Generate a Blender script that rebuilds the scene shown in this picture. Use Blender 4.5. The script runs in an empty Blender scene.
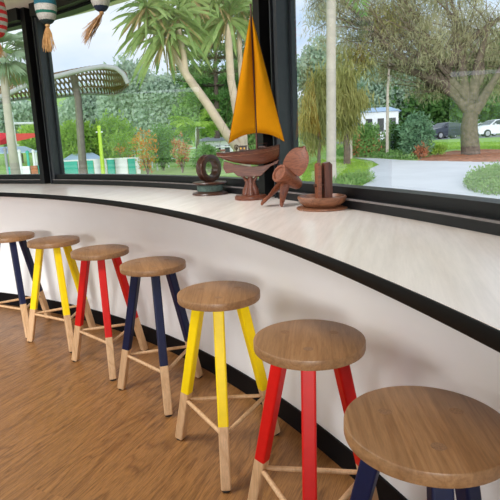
import bpy, math, random
import numpy as np
from mathutils import Vector, Matrix
random.seed(7); rng = np.random.default_rng(7)
C = bpy.context.scene.collection
PI = math.pi
# ------------------------------------------------------------------ camera numbers
F, PIT, ROLL, HC = 509.7, 0.2041, -0.0411, 1.22
_fw = np.array([0, math.cos(PIT), -math.sin(PIT)]); _up = np.array([0, math.sin(PIT), math.cos(PIT)]); _rt = np.array([1., 0, 0])
_r2 = math.cos(ROLL)*_rt + math.sin(ROLL)*_up; _u2 = -math.sin(ROLL)*_rt + math.cos(ROLL)*_up
EYE = np.array([0, 0, HC])
def ray(px, py): return _fw + (px-250)/F*_r2 - (py-250)/F*_u2
def at(px, py, dist):                      # a point at a horizontal distance from the viewpoint
    d = ray(px, py); return Vector(EYE + d*dist/math.hypot(d[0], d[1]))
def pl(px, py, Y):                         # a point in the upright plane y = Y
    d = ray(px, py); return Vector(EYE + d*Y/d[1])
def smooth(a, b, x):
    t = min(1, max(0, (x-a)/(b-a))); return t*t*(3-2*t)
def gz(x, y):                              # height of the ground outside
    d = math.hypot(x, y)
    z = .036*max(0, min(d, 40)-12)*smooth(-5, 6, x)
    z += 13*smooth(60, 150, d)*smooth(10, -30, x) + 3*smooth(60, 140, d)
    return z - .02
def gpt(px, py):                           # where the line of sight meets the ground
    d = ray(px, py); t = 4.0
    while t < 200:
        p = EYE + d*t
        if p[2] <= gz(p[0], p[1]): break
        t += .05
    return Vector(p)
def foot(px, dist, py=150):
    p = at(px, py, dist); return Vector((p.x, p.y, gz(p.x, p.y)))
# ------------------------------------------------------------------ object helpers
def link(o, parent=None):
    C.objects.link(o)
    if parent is not None: o.parent = parent
    return o
def tag(o, label=None, cat=None, group=None, kind=None):
    if label: o['label'] = label
    if cat: o['category'] = cat
    if group: o['group'] = group
    if kind: o['kind'] = kind
    return o
def thing(name, label, cat, loc=(0, 0, 0), rz=0, group=None, kind=None):
    o = bpy.data.objects.new(name, None); link(o); o.location = loc; o.rotation_euler = (0, 0, rz)
    o.empty_display_size = .05
    return tag(o, label, cat, group, kind)
def copy_tree(o, parent=None):
    c = o.copy(); C.objects.link(c); c.parent = parent
    for ch in list(o.children): copy_tree(ch, c)
    return c
class MB:
    """collects shapes and links them as one mesh object"""
    def __init__(s): s.v = []; s.f = []; s.m = []
    def add(s, v, f, mi=0):
        n = len(s.v); s.v += [tuple(q) for q in v]; s.f += [tuple(i+n for i in q) for q in f]; s.m += [mi]*len(f); return s
    def box(s, c, d, rz=0, mi=0, M=None):
        x, y, z = d[0]/2, d[1]/2, d[2]/2
        v = [Vector((i*x, j*y, k*z)) for i in (-1, 1) for j in (-1, 1) for k in (-1, 1)]
        R = M if M is not None else Matrix.Rotation(rz, 3, 'Z')
        v = [R@q+Vector(c) for q in v]
        return s.add(v, [(0, 1, 3, 2), (4, 6, 7, 5), (0, 4, 5, 1), (2, 3, 7, 6), (0, 2, 6, 4), (1, 5, 7, 3)], mi)
    def tube(s, pts, rad, n=8, mi=0, cap=True, phase=0):
        pts = [Vector(p) for p in pts]
        if not hasattr(rad, '__len__'): rad = [rad]*len(pts)
        t0 = (pts[1]-pts[0]).normalized()
        a = t0.orthogonal().normalized() if abs(t0.z) < .9 else (Vector((1, 0, 0))-t0*t0.x).normalized()
        v = []; f = []
        for i, p in enumerate(pts):
            t = (pts[min(i+1, len(pts)-1)]-pts[max(i-1, 0)]).normalized()
            a = (a-t*a.dot(t)).normalized(); b = t.cross(a)
            for k in range(n):
                an = 2*PI*k/n+phase; v.append(p+(a*math.cos(an)+b*math.sin(an))*rad[i])
        for i in range(len(pts)-1):
            for k in range(n): f.append((i*n+k, i*n+(k+1) % n, (i+1)*n+(k+1) % n, (i+1)*n+k))
        if cap: f += [tuple(range(n))[::-1], tuple(range((len(pts)-1)*n, len(pts)*n))]
        return s.add(v, f, mi)
    def lathe(s, prof, n=48, mi=0, M=None, close=False):
        v = []; f = []
        for r, z in prof:
            for k in range(n): v.append(Vector((r*math.cos(2*PI*k/n), r*math.sin(2*PI*k/n), z)))
        m = len(prof)
        for i in range(m if close else m-1):
            j = (i+1) % m
            for k in range(n): f.append((i*n+k, i*n+(k+1) % n, j*n+(k+1) % n, j*n+k))
        if not close:
            f += [tuple(range(n))[::-1], tuple(range((m-1)*n, m*n))]
        if M is not None: v = [M@q for q in v]
        return s.add(v, f, mi)
    def prism(s, poly, z0, z1, mi=0):
        n = len(poly); v = [(x, y, z0) for x, y in poly]+[(x, y, z1) for x, y in poly]
        f = [tuple(range(n))[::-1], tuple(range(n, 2*n))]+[(i, (i+1) % n, n+(i+1) % n, n+i) for i in range(n)]
        return s.add(v, f, mi)
    def build(s, name, mats, parent=None, sm=None, bev=0, segs=2):
        me = bpy.data.meshes.new(name); me.from_pydata(s.v, [], s.f)
        mats = mats if isinstance(mats, (list, tuple)) else [mats]
        for m in mats: me.materials.append(m)
        if len(mats) > 1: me.polygons.foreach_set('material_index', s.m)
        me.update()
        import bmesh
        b = bmesh.new(); b.from_mesh(me); bmesh.ops.recalc_face_normals(b, faces=b.faces); b.to_mesh(me); b.free()
        if sm is not None:
            me.polygons.foreach_set('use_smooth', [True]*len(me.polygons))
            me.set_sharp_from_angle(angle=math.radians(sm))
        o = link(bpy.data.objects.new(name, me), parent)
        if bev:
            md = o.modifiers.new('b', 'BEVEL'); md.width = bev; md.segments = segs; md.limit_method = 'ANGLE'; md.angle_limit = math.radians(50)
        return o
def np_mesh(name, V, Fq, mat, parent=None, smooth=False):
    V = np.asarray(V, np.float32); Fq = np.asarray(Fq, np.int32); k = Fq.shape[1]
    me = bpy.data.meshes.new(name)
    me.vertices.add(len(V)); me.vertices.foreach_set('co', V.ravel())
    me.loops.add(Fq.size); me.loops.foreach_set('vertex_index', Fq.ravel())
    me.polygons.add(len(Fq)); me.polygons.foreach_set('loop_start', np.arange(len(Fq), dtype=np.int32)*k)
    me.polygons.foreach_set('loop_total', np.full(len(Fq), k, np.int32))
    if smooth: me.polygons.foreach_set('use_smooth', np.ones(len(Fq), bool))
    me.materials.append(mat); me.update(calc_edges=True)
    return link(bpy.data.objects.new(name, me), parent)
# ------------------------------------------------------------------ materials
def new_mat(name):
    m = bpy.data.materials.new(name); m.use_nodes = True; nt = m.node_tree
    return m, nt, nt.nodes['Principled BSDF'], nt.nodes['Material Output']
def mapping(nt, scale=(1, 1, 1), rot=(0, 0, 0), rand=False, src='Object'):
    tc = nt.nodes.new('ShaderNodeTexCoord'); mp = nt.nodes.new('ShaderNodeMapping')
    mp.inputs['Scale'].default_value = scale; mp.inputs['Rotation'].default_value = rot
    if rand:
        oi = nt.nodes.new('ShaderNodeObjectInfo'); mu = nt.nodes.new('ShaderNodeMath'); mu.operation = 'MULTIPLY'; mu.inputs[1].default_value = 37
        nt.links.new(oi.outputs['Random'], mu.inputs[0])
        ad = nt.nodes.new('ShaderNodeVectorMath'); ad.operation = 'ADD'
        nt.links.new(tc.outputs[src], ad.inputs[0]); nt.links.new(mu.outputs[0], ad.inputs[1]); nt.links.new(ad.outputs[0], mp.inputs['Vector'])
    else: nt.links.new(tc.outputs[src], mp.inputs['Vector'])
    return mp.outputs[0]
def noise(nt, vec, scale, detail=3, rough=.55, dist=0):
    n = nt.nodes.new('ShaderNodeTexNoise'); n.inputs['Scale'].default_value = scale; n.inputs['Detail'].default_value = detail
    n.inputs['Roughness'].default_value = rough; n.inputs['Distortion'].default_value = dist
    if vec is not None: nt.links.new(vec, n.inputs['Vector'])
    return n.outputs['Fac']
def ramp(nt, fac, stops, interp='LINEAR'):
    r = nt.nodes.new('ShaderNodeValToRGB'); r.color_ramp.interpolation = interp
    e = r.color_ramp.elements
    while len(e) < len(stops): e.new(.5)
    for q, (p, c) in zip(e, stops): q.position = p; q.color = (*c, 1)
    nt.links.new(fac, r.inputs[0]); return r.outputs[0]
def mixc(nt, fac, a, b, mode='MIX'):
    m = nt.nodes.new('ShaderNodeMix'); m.data_type = 'RGBA'; m.blend_type = mode
    for s, v in ((m.inputs[0], fac), (m.inputs[6], a), (m.inputs[7], b)):
        if hasattr(v, 'is_linked') or hasattr(v, 'links'): nt.links.new(v, s)
        elif isinstance(v, (int, float)): s.default_value = v
        else: s.default_value = (*v, 1)
    return m.outputs[2]
def bump(nt, h, bs, strength=.3, dist=.01):
    b = nt.nodes.new('ShaderNodeBump'); b.inputs['Strength'].default_value = strength; b.inputs['Distance'].default_value = dist
    nt.links.new(h, b.inputs['Height']); nt.links.new(b.outputs[0], bs.inputs['Normal'])
def srgb(r, g, b): return tuple(((c/255)/12.92 if c/255 <= .04045 else ((c/255+.055)/1.055)**2.4) for c in (r, g, b))
def plain(name, col, rough=.6, var=.12, scale=20, metal=0, bmp=0, spec=.5, rand=False, coat=0):
    m, nt, bs, _ = new_mat(name); v = mapping(nt, rand=rand); n = noise(nt, v, scale)
    lo = tuple(c*(1-var) for c in col); hi = tuple(min(1, c*(1+var)) for c in col)
    nt.links.new(ramp(nt, n, [(.3, lo), (.7, hi)]), bs.inputs['Base Color'])
    bs.inputs['Roughness'].default_value = rough; bs.inputs['Metallic'].default_value = metal
    bs.inputs['Specular IOR Level'].default_value = spec; bs.inputs['Coat Weight'].default_value = coat
    if bmp: bump(nt, n, bs, bmp, .004)
    return m
def wood(name, c1, c2, scale=1, axis='X', rough=.45, rings=9, rot=0, boards=0, bmp=.08, rand=True, contrast=1, spec=.5):
    """grain runs along the chosen axis of the object"""
    m, nt, bs, _ = new_mat(name)
    st = {'X': (.08, 1, 1), 'Y': (1, .08, 1), 'Z': (1, 1, .08)}[axis]
    v0 = mapping(nt, (1, 1, 1), (0, 0, rot), rand)
    mp = nt.nodes.new('ShaderNodeMapping'); mp.inputs['Scale'].default_value = tuple(q*scale for q in st); nt.links.new(v0, mp.inputs['Vector'])
    v = mp.outputs[0]
    big = noise(nt, v, rings, 2, .5, .6); fine = noise(nt, v, rings*14, 4, .7, .2)
    wv = nt.nodes.new('ShaderNodeMath'); wv.operation = 'PINGPONG'; wv.inputs[1].default_value = .5
    mu = nt.nodes.new('ShaderNodeMath'); mu.operation = 'MULTIPLY'; mu.inputs[1].default_value = 7
    nt.links.new(big, mu.inputs[0]); nt.links.new(mu.outputs[0], wv.inputs[0])
    a = ramp(nt, wv.outputs[0], [(0, c2), (.3, tuple(x*.6+y*.4 for x, y in zip(c1, c2))), (1, c1)])
    b = ramp(nt, fine, [(.35, tuple(1-.35*contrast for _ in range(3))), (.65, (1.06, 1.06, 1.06))])
    col = mixc(nt, 1, a, b, 'MULTIPLY')
    if boards:
        sx = nt.nodes.new('ShaderNodeSeparateXYZ'); vb = mapping(nt, (1, 1, 1), (0, 0, rot)); nt.links.new(vb, sx.inputs[0])
        q = nt.nodes.new('ShaderNodeMath'); q.operation = 'MULTIPLY_ADD'; q.inputs[1].default_value = boards; q.inputs[2].default_value = .37
        nt.links.new(sx.outputs['Y' if axis == 'X' else 'X'], q.inputs[0])
        fl = nt.nodes.new('ShaderNodeMath'); fl.operation = 'FLOOR'; nt.links.new(q.outputs[0], fl.inputs[0])
        wn = nt.nodes.new('ShaderNodeTexWhiteNoise'); wn.noise_dimensions = '1D'; nt.links.new(fl.outputs[0], wn.inputs['W'])
        t = ramp(nt, wn.outputs['Value'], [(0, (.80, .78, .76)), (1, (1.1, 1.1, 1.1))])
        col = mixc(nt, 1, col, t, 'MULTIPLY')
    nt.links.new(col, bs.inputs['Base Color']); bs.inputs['Roughness'].default_value = rough; bs.inputs['Specular IOR Level'].default_value = spec
    if bmp: bump(nt, fine, bs, bmp, .002)
    return m
def leafmat(name, c1, c2, trans=.4, scale=1.2):
    m, nt, bs, out = new_mat(name); v = mapping(nt); n = noise(nt, v, scale, 4, .7)
    col = ramp(nt, n, [(.3, c1), (.7, c2)])
    nt.links.new(col, bs.inputs['Base Color']); bs.inputs['Roughness'].default_value = .55; bs.inputs['Specular IOR Level'].default_value = .3
    tr = nt.nodes.new('ShaderNodeBsdfTranslucent'); nt.links.new(col, tr.inputs['Color'])
    mx = nt.nodes.new('ShaderNodeMixShader'); mx.inputs[0].default_value = trans
    nt.links.new(bs.outputs[0], mx.inputs[1]); nt.links.new(tr.outputs[0], mx.inputs[2]); nt.links.new(mx.outputs[0], out.inputs['Surface'])
    return m
def glassmat(name, tint=(.97, .985, .98), boost=1.0):
    m, nt, bs, out = new_mat(name); nt.nodes.remove(bs)
    tr = nt.nodes.new('ShaderNodeBsdfTransparent'); tr.inputs[0].default_value = (*tint, 1)
    gl = nt.nodes.new('ShaderNodeBsdfGlossy'); gl.inputs['Roughness'].default_value = 0; gl.inputs['Color'].default_value = (1, 1, 1, 1)
    ge = nt.nodes.new('ShaderNodeNewGeometry'); dt = nt.nodes.new('ShaderNodeVectorMath'); dt.operation = 'DOT_PRODUCT'
    nt.links.new(ge.outputs['Incoming'], dt.inputs[0]); nt.links.new(ge.outputs['Normal'], dt.inputs[1])
    def mth(op, a, b):
        q = nt.nodes.new('ShaderNodeMath'); q.operation = op
        for i_, v_ in enumerate((a, b)):
            if isinstance(v_, (int, float)): q.inputs[i_].default_value = v_
            else: nt.links.new(v_, q.inputs[i_])
        return q.outputs[0]
    f5 = mth('POWER', mth('SUBTRACT', 1.0, mth('ABSOLUTE', dt.outputs['Value'], 0)), 5)
    mu = mth('MINIMUM', mth('MULTIPLY', mth('ADD', mth('MULTIPLY', f5, .96), .04), boost), .9)   # both faces of a thin pane
    mx = nt.nodes.new('ShaderNodeMixShader'); nt.links.new(mu, mx.inputs[0])
    nt.links.new(tr.outputs[0], mx.inputs[1]); nt.links.new(gl.outputs[0], mx.inputs[2]); nt.links.new(mx.outputs[0], out.inputs['Surface'])
    return m
def cloth(name, col, trans=.3):
    m, nt, bs, out = new_mat(name); v = mapping(nt)
    w = noise(nt, v, 500, 2); w2 = noise(nt, v, 9, 3)
    c = mixc(nt, 1, ramp(nt, w2, [(.3, tuple(x*.88 for x in col)), (.7, col)]), ramp(nt, w, [(.3, (.9, .9, .9)), (.7, (1, 1, 1))]), 'MULTIPLY')
    nt.links.new(c, bs.inputs['Base Color']); bs.inputs['Roughness'].default_value = .9; bs.inputs['Specular IOR Level'].default_value = .1
    tr = nt.nodes.new('ShaderNodeBsdfTranslucent'); nt.links.new(c, tr.inputs['Color'])
    mx = nt.nodes.new('ShaderNodeMixShader'); mx.inputs[0].default_value = trans
    nt.links.new(bs.outputs[0], mx.inputs[1]); nt.links.new(tr.outputs[0], mx.inputs[2]); nt.links.new(mx.outputs[0], out.inputs['Surface'])
    bump(nt, w, bs, .2, .001)
    return m
def stripes(name, bands, size):
    """woven bands by height; bands = [(z_from, colour)...] as fractions of size"""
    m, nt, bs, _ = new_mat(name); v = mapping(nt); sx = nt.nodes.new('ShaderNodeSeparateXYZ'); nt.links.new(v, sx.inputs[0])
    w = noise(nt, v, 160, 3, .7)
    q = nt.nodes.new('ShaderNodeMath'); q.operation = 'MULTIPLY_ADD'; q.inputs[1].default_value = .006/size; nt.links.new(w, q.inputs[0])
    d = nt.nodes.new('ShaderNodeMath'); d.operation = 'DIVIDE'; d.inputs[1].default_value = size; nt.links.new(sx.outputs['Z'], d.inputs[0])
    nt.links.new(d.outputs[0], q.inputs[2])
    c = ramp(nt, q.outputs[0], bands, 'CONSTANT')
    c = mixc(nt, 1, c, ramp(nt, w, [(.3, (.6, .6, .6)), (.7, (1.1, 1.1, 1.1))]), 'MULTIPLY')
    nt.links.new(c, bs.inputs['Base Color']); bs.inputs['Roughness'].default_value = .9
    bump(nt, w, bs, .8, .004); return m

def floor_mat():
    m, nt, bs, _ = new_mat('oak_vinyl_floor')
    v = mapping(nt, (1, 1, 1), (0, 0, math.radians(-67)))
    br = nt.nodes.new('ShaderNodeTexBrick'); br.inputs['Scale'].default_value = 1; br.inputs['Brick Width'].default_value = 1.22; br.inputs['Row Height'].default_value = .18
    br.inputs['Mortar Size'].default_value = .0008; br.inputs['Color1'].default_value = (0, 0, 0, 1); br.inputs['Color2'].default_value = (1, 1, 1, 1); br.inputs['Mortar'].default_value = (.4, .4, .4, 1)
    br.offset = .37; br.inputs['Bias'].default_value = 0
    nt.links.new(v, br.inputs['Vector'])
    # each board shifts the grain
    sc = nt.nodes.new('ShaderNodeVectorMath'); sc.operation = 'SCALE'; sc.inputs['Scale'].default_value = 5; nt.links.new(br.outputs['Color'], sc.inputs[0])
    ad = nt.nodes.new('ShaderNodeVectorMath'); ad.operation = 'ADD'; nt.links.new(v, ad.inputs[0]); nt.links.new(sc.outputs[0], ad.inputs[1])
    mp = nt.nodes.new('ShaderNodeMapping'); mp.inputs['Scale'].default_value = (.13, 1, 1); nt.links.new(ad.outputs[0], mp.inputs['Vector'])
    big = noise(nt, mp.outputs[0], 6, 2.5, .5, 1.2)
    mu = nt.nodes.new('ShaderNodeMath'); mu.operation = 'MULTIPLY'; mu.inputs[1].default_value = 9
    pp = nt.nodes.new('ShaderNodeMath'); pp.operation = 'PINGPONG'; pp.inputs[1].default_value = .5
    nt.links.new(big, mu.inputs[0]); nt.links.new(mu.outputs[0], pp.inputs[0])
    mp2 = nt.nodes.new('ShaderNodeMapping'); mp2.inputs['Scale'].default_value = (.06, 1, 1); nt.links.new(ad.outputs[0], mp2.inputs['Vector'])
    fine = noise(nt, mp2.outputs[0], 260, 4, .7); med = noise(nt, mp2.outputs[0], 22, 3, .6)
    a = ramp(nt, pp.outputs[0], [(0, srgb(132, 90, 50)), (.2, srgb(156, 110, 63)), (1, srgb(168, 121, 73))])
    a = mixc(nt, 1, a, ramp(nt, fine, [(.36, (.60, .57, .53)), (.58, (1.05, 1.05, 1.05))]), 'MULTIPLY')
    a = mixc(nt, 1, a, ramp(nt, med, [(.3, (.84, .83, .80)), (.7, (1.10, 1.10, 1.10))]), 'MULTIPLY')
    kn = nt.nodes.new('ShaderNodeTexVoronoi'); kn.inputs['Scale'].default_value = 1.7
    mp3 = nt.nodes.new('ShaderNodeMapping'); mp3.inputs['Scale'].default_value = (.7, 1.6, 1); nt.links.new(ad.outputs[0], mp3.inputs['Vector']); nt.links.new(mp3.outputs[0], kn.inputs['Vector'])
    a = mixc(nt, 1, a, ramp(nt, kn.outputs['Distance'], [(.02, (.55, .5, .45)), (.075, (1, 1, 1))]), 'MULTIPLY')
    nt.links.new(a, bs.inputs['Base Color'])
    nt.links.new(ramp(nt, fine, [(.3, (.46, .46, .46)), (.7, (.33, .33, .33))]), bs.inputs['Roughness'])
    bump(nt, fine, bs, .12, .002)
    return m

M = {}
M['floor'] = floor_mat()
M['wall'] = plain('painted_wall_white', srgb(240, 240, 240), .62, .015, 4, bmp=.02)
M['ceiling'] = plain('ceiling_cream', srgb(236, 230, 220), .7, .02, 3)
M['skirt'] = plain('black_vinyl_skirting', (.005, .005, .006), .5, .1, 10, spec=.12)
M['edge'] = plain('black_edge_band', (.005, .005, .005), .5, .1, 30, spec=.12)
M['frame'] = plain('charcoal_aluminium', (.008, .008, .009), .4, .08, 30, spec=.3)
M['frameB'] = plain('slate_aluminium', (.028, .032, .038), .42, .08, 30, spec=.4)
M['lip'] = plain('worn_grey_sill_lip', (.16, .14, .135), .4, .2, 30)  # ledge highlight put into a lighter grey
M['recess'] = plain('black_rubber_recess', (.004, .004, .004), .7, .1, 30)
M['glass'] = glassmat('window_glass', boost=2.4)
M['counter'] = wood('pale_ash_laminate', srgb(248, 237, 230), srgb(240, 226, 217), 1, 'Y', .22, 5, rot=math.radians(15), bmp=.005, rand=False, contrast=.12, spec=.9)
M['seat'] = wood('oiled_oak_seat', srgb(170, 130, 90), srgb(150, 110, 72), 1.6, 'X', .40, 9, boards=11, rot=math.radians(60), contrast=.6, rand=True)
M['plug'] = plain('end_grain_plug', srgb(140, 106, 76), .5, .25, 300)
M['beech'] = wood('bare_beech_leg', srgb(222, 184, 142), srgb(204, 162, 118), 2, 'Z', .5, 8, contrast=.4)
M['red'] = plain('red_satin_paint', srgb(205, 20, 14), .45, .05, 30, spec=.3)
M['yellow'] = plain('yellow_satin_paint', srgb(245, 212, 10), .45, .04, 30, spec=.3)
M['navy'] = plain('navy_satin_paint', srgb(18, 25, 60), .45, .1, 30, spec=.3)
M['rubber'] = plain('dark_rubber', (.02, .02, .02), .8)
M['mahog'] = wood('reddish_carved_wood', srgb(128, 72, 48), srgb(88, 44, 28), 6, 'X', .35, 9, contrast=.7)
M['mahog_d'] = wood('dark_turned_wood', srgb(92, 58, 42), srgb(56, 32, 24), 6, 'X', .35, 9, contrast=.7)
M['mahog_z'] = wood('dark_upright_wood', srgb(110, 58, 38), srgb(66, 32, 22), 6, 'Z', .35, 9, contrast=.7)
M['copper'] = wood('orange_brown_carved_wood', srgb(152, 88, 58), srgb(112, 60, 38), 5, 'X', .5, 8, contrast=.6)
M['dish'] = wood('tan_turned_wood', srgb(156, 104, 74), srgb(112, 70, 48), 6, 'X', .4, 8, contrast=.6)
M['green_cord'] = plain('grey_green_cord', srgb(84, 104, 96), .8, .3, 120, bmp=.5)
M['sail'] = cloth('yellow_sail_cloth', srgb(236, 160, 18), .3)
M['sailedge'] = plain('brown_sail_binding', srgb(150, 84, 14), .8)
M['brass'] = plain('brass_fitting', srgb(170, 130, 60), .35, metal=.9)
M['straw'] = leafmat('straw_raffia', srgb(182, 134, 80), srgb(222, 180, 122), .3, 60)
M['straw_d'] = leafmat('brown_raffia', srgb(150, 104, 64), srgb(204, 160, 108), .3, 60)
M['lamp_white'] = plain('white_lamp_body', (.8, .8, .8), .4)  # housing of the added fill lamps
# ------------------------------------------------------------------ room plan
CX, CY = -4.3, -.56
R_EDGE, R_WALL = 4.75, 5.16
H_CT, H_HEAD, H_CEIL = .98, 2.18, 2.278
A0, A1 = -52.0, 141.0
def rf(a):                                      # inner face of the window frames
    b = math.radians(min(66, max(18, a))); return 5.345-.19*math.cos(b)+.12*math.sin(b)
def pol(r, a): return (CX+r*math.cos(math.radians(a)), CY+r*math.sin(math.radians(a)))
def band(mb, r0, r1, z0, z1, a0, a1, step=1.0, mi=0, capend=True):
    """a curved bar: r0, r1 are numbers or functions of the angle"""
    f0 = r0 if callable(r0) else (lambda a: r0); f1 = r1 if callable(r1) else (lambda a: r1)
    n = max(1, int(math.ceil((a1-a0)/step))); v = []; f = []
    for i in range(n+1):
        a = a0+(a1-a0)*i/n; p = pol(f0(a), a); q = pol(f1(a), a)
        v += [(*p, z0), (*q, z0), (*q, z1), (*p, z1)]
    for i in range(n):
        for k in range(4): f.append((4*i+k, 4*i+(k+1) % 4, 4*i+4+(k+1) % 4, 4*i+4+k))
    f += [(0, 1, 2, 3), (4*n+3, 4*n+2, 4*n+1, 4*n)]
    return mb.add(v, f, mi)
def offs(d): return lambda a: rf(a)+d
P0, P1 = pol(R_WALL, A0), pol(R_WALL, A1)       # ends of the straight back wall
# floor and ceiling: circular segments
def segment(r, z0, z1, name, mat):
    poly = [pol(r, A0+(A1-A0)*i/90) for i in range(91)]
    o = MB().prism(poly, z0, z1).build(name, mat); return tag(o, kind='structure')
segment(5.5, -.12, 0, 'floor', M['floor'])
segment(5.75, H_CEIL, H_CEIL+.16, 'ceiling', M['ceiling'])
tag(band(MB(), R_WALL, lambda a: rf(a)+.09, 0.0, H_CT-.03, A0, A1).build('wall_curved', M['wall'], sm=30), kind='structure')
tag(band(MB(), R_WALL-.009, R_WALL+.001, 0.0, .1, A0, A1).build('baseboard_curved', M['skirt'], sm=30), kind='structure')
# back wall with two wide openings to the outside
d = Vector((P1[0]-P0[0], P1[1]-P0[1], 0)); L = d.length; d.normalize(); ang = math.atan2(d.y, d.x)
def wseg(mb, s0, s1, z0, z1, t=.12):
    c = Vector((P0[0], P0[1], 0))+d*((s0+s1)/2); return mb.box((c.x, c.y, (z0+z1)/2), (s1-s0, t, z1-z0), ang)
wb = MB()
opens = [(.5, 4.4), (5.0, L-.5)]
cur = -.2
for a, b in opens: wseg(wb, cur, a, 0, H_CEIL); wseg(wb, a, b, 2.1, H_CEIL); cur = b
wseg(wb, cur, L+.2, 0, H_CEIL)
tag(wb.build('wall_back', M['wall']), kind='structure')
# ------------------------------------------------------------------ counter
ct = thing('bar_counter', 'long curved pale wood bar counter with black edge under the windows', 'counter')
m = MB(); band(m, R_EDGE+.004, lambda a: rf(a)+.05, H_CT-.028, H_CT, A0+3, A1-3)
m.build('worktop', M['counter'], ct, sm=30)
m = MB()
prof = [(R_EDGE+.005, H_CT-.001), (R_EDGE+.001, H_CT-.0015), (R_EDGE, H_CT-.004), (R_EDGE, H_CT-.026), (R_EDGE+.002, H_CT-.029), (R_EDGE+.03, H_CT-.029)]
v = []; f = []; n = 190
for i in range(n+1):
    a = A0+3+(A1-A0-6)*i/n
    for r, z in prof: v.append((*pol(r, a), z))
k = len(prof)
for i in range(n):
    for j in range(k-1): f.append((i*k+j, i*k+j+1, i*k+k+j+1, i*k+k+j))
m.add(v, f).build('edge_band', M['edge'], ct, sm=40)
# ------------------------------------------------------------------ windows
posts = [60.2+26.15*k for k in range(-4, 2)]+[100.35, 103.75, 121.0, 138.65]  # posts listed last are unseen, spaced to shape the reflection in the panes
deg = 57.2958/5.38
for i, p in enumerate(posts):
    m = MB()
    band(m, offs(0), offs(.11), H_CT+.0, H_CEIL, p-.05*deg, p, .6)               # broad jamb
    band(m, offs(.02), offs(.11), H_CT, H_CEIL, p-.155*deg, p-.130*deg, .6, 1)    # slim jamb
    band(m, offs(.055), offs(.11), H_CT, H_CEIL, p-.130*deg, p-.05*deg, .6, 2)    # dark recess
    band(m, offs(.085), offs(.11), H_CT, H_CEIL, p-.172*deg, p-.155*deg, .6, 1)
    band(m, offs(.012), offs(.055), H_CT, H_CEIL, p-.120*deg, p-.112*deg, .6, 1)
    tag(m.build('trim_%d' % (i+1), [M['frame'], M['frameB'], M['recess']]), kind='structure')
for i in range(len(posts)-1):
    lo, hi = posts[i], posts[i+1]-.155*deg
    w = bpy.data.objects.new('window_%d' % (i+1), None); link(w); tag(w, kind='structure')
    m = MB()
    band(m, offs(.0), offs(.11), H_CT+.0005, 1.014, lo, hi)                         # lower sill
    band(m, offs(.034), offs(.11), 1.014, 1.052, lo, hi)                     # bottom rail
    band(m, offs(-.03), offs(.11), H_HEAD+.012, H_CEIL, lo, hi)              # head
    band(m, offs(.03), offs(.11), H_HEAD-.006, H_HEAD+.012, lo, hi)
    m.build('window_frame', M['frame'], w, sm=30)
    band(MB(), offs(-.002), offs(.004), 1.010, 1.0165, lo, hi).build('sill_lip', M['lip'], w, sm=30)  # thin strip that carries the painted highlight along the ledge
    # single sheet
    v = []; f = []; n = 60
    for j in range(n+1):
        a = lo+(hi-lo)*j/n; q = pol(rf(a)+.066, a); v += [(*q, 1.05), (*q, H_HEAD)]
    for j in range(n): f.append((2*j, 2*j+2, 2*j+3, 2*j+1))
    MB().add(v, f).build('pane', M['glass'], w, sm=60)
# ------------------------------------------------------------------ stools
H, RS, TS, RFT, RTP, HT = .68, .1573, .030, .2362, .0881, .2286
def leg_pts(an):
    c, s = math.cos(an), math.sin(an)
    return Vector((RFT*c, RFT*s, 0)), Vector((RTP*c, RTP*s, H-TS))
def make_stool(colour, label):
    t = thing('bar_stool', label, 'stool')
    e = .005
    prof = [(.0005, H-TS), (RS-.004, H-TS), (RS-.001, H-TS+.0015), (RS, H-TS+.005), (RS, H-e), (RS-.0012, H-.0018), (RS-e, H), (.0005, H)]
    seat = MB().lathe(prof, 72).build('seat', M['seat'], t, sm=35)
    for k in range(3):
        an = 2*PI*k/3; b, tp = leg_pts(an); ax = (tp-b).normalized()
        top = b+ax*((H-b.z)/ax.z)
        c_, s_ = math.cos(an), math.sin(an)
        MB().lathe([(.0005, H-.001), (.0130, H-.001), (.0130, H+.0004), (.0005, H+.0004)], 20, M=Matrix.Translation((top.x, top.y, 0))@Matrix.Diagonal((1.08, .95, 1, 1))).build('plug', M['plug'], seat)
        m = MB(); q = b+ax*((HT)/ax.z); f0 = b+ax*(.006/ax.z)
        wd = lambda z: (.0372+.0030*(z/(H-TS)))/math.sqrt(2)          # square section with eased corners
        m.tube([f0, q, tp+ax*.006], [wd(0), wd(HT), wd(.65)], 4, 0, True, an+PI/4)
        m.m = [0]*4+[1]*4+[0, 1]
        leg = m.build('leg', [M['beech'], M[colour]], t, bev=.006, segs=3)
        MB().tube([b, f0+ax*.001], [.0155, .0155], 16).build('foot_pad', M['rubber'], leg, sm=40)
    zs = .192
    for k in range(3):
        a = leg_pts(2*PI*k/3); b = leg_pts(2*PI*(k+1)/3)
        pa = a[0].lerp(a[1], zs/(H-TS)); pb = b[0].lerp(b[1], zs/(H-TS))
        MB().tube([pa, pa.lerp(pb, .5), pb], [.0076, .0084, .0076], 12).build('stretcher', M['beech'], t, sm=50)
    return t
stools = [(-1.643, 3.458, 182.6, 'navy', 'navy-legged wooden stool at the left edge, only partly in view'),
 (-1.243, 3.191, 178.9, 'yellow', 'yellow-legged wooden stool between the partly seen navy stool and a red one'),
 (-.837, 2.794, 166.6, 'red', 'smaller-looking red-legged wooden stool standing between yellow and navy stools on the left'),
 (-.47, 2.398, 164.8, 'navy', 'navy-legged wooden stool fully in view, between a red and a yellow one'),
 (-.125, 1.862, 151.0, 'yellow', 'yellow-legged wooden stool in the centre of the row, its feet fully in view'),
 (.156, 1.358, 141.8, 'red', 'large red-legged wooden stool, second nearest, beside the nearest navy one'),
 (.327, .896, 146.0, 'navy', 'nearest navy-legged stool at the lower right, seat seen from above')]
proto = {}
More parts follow.
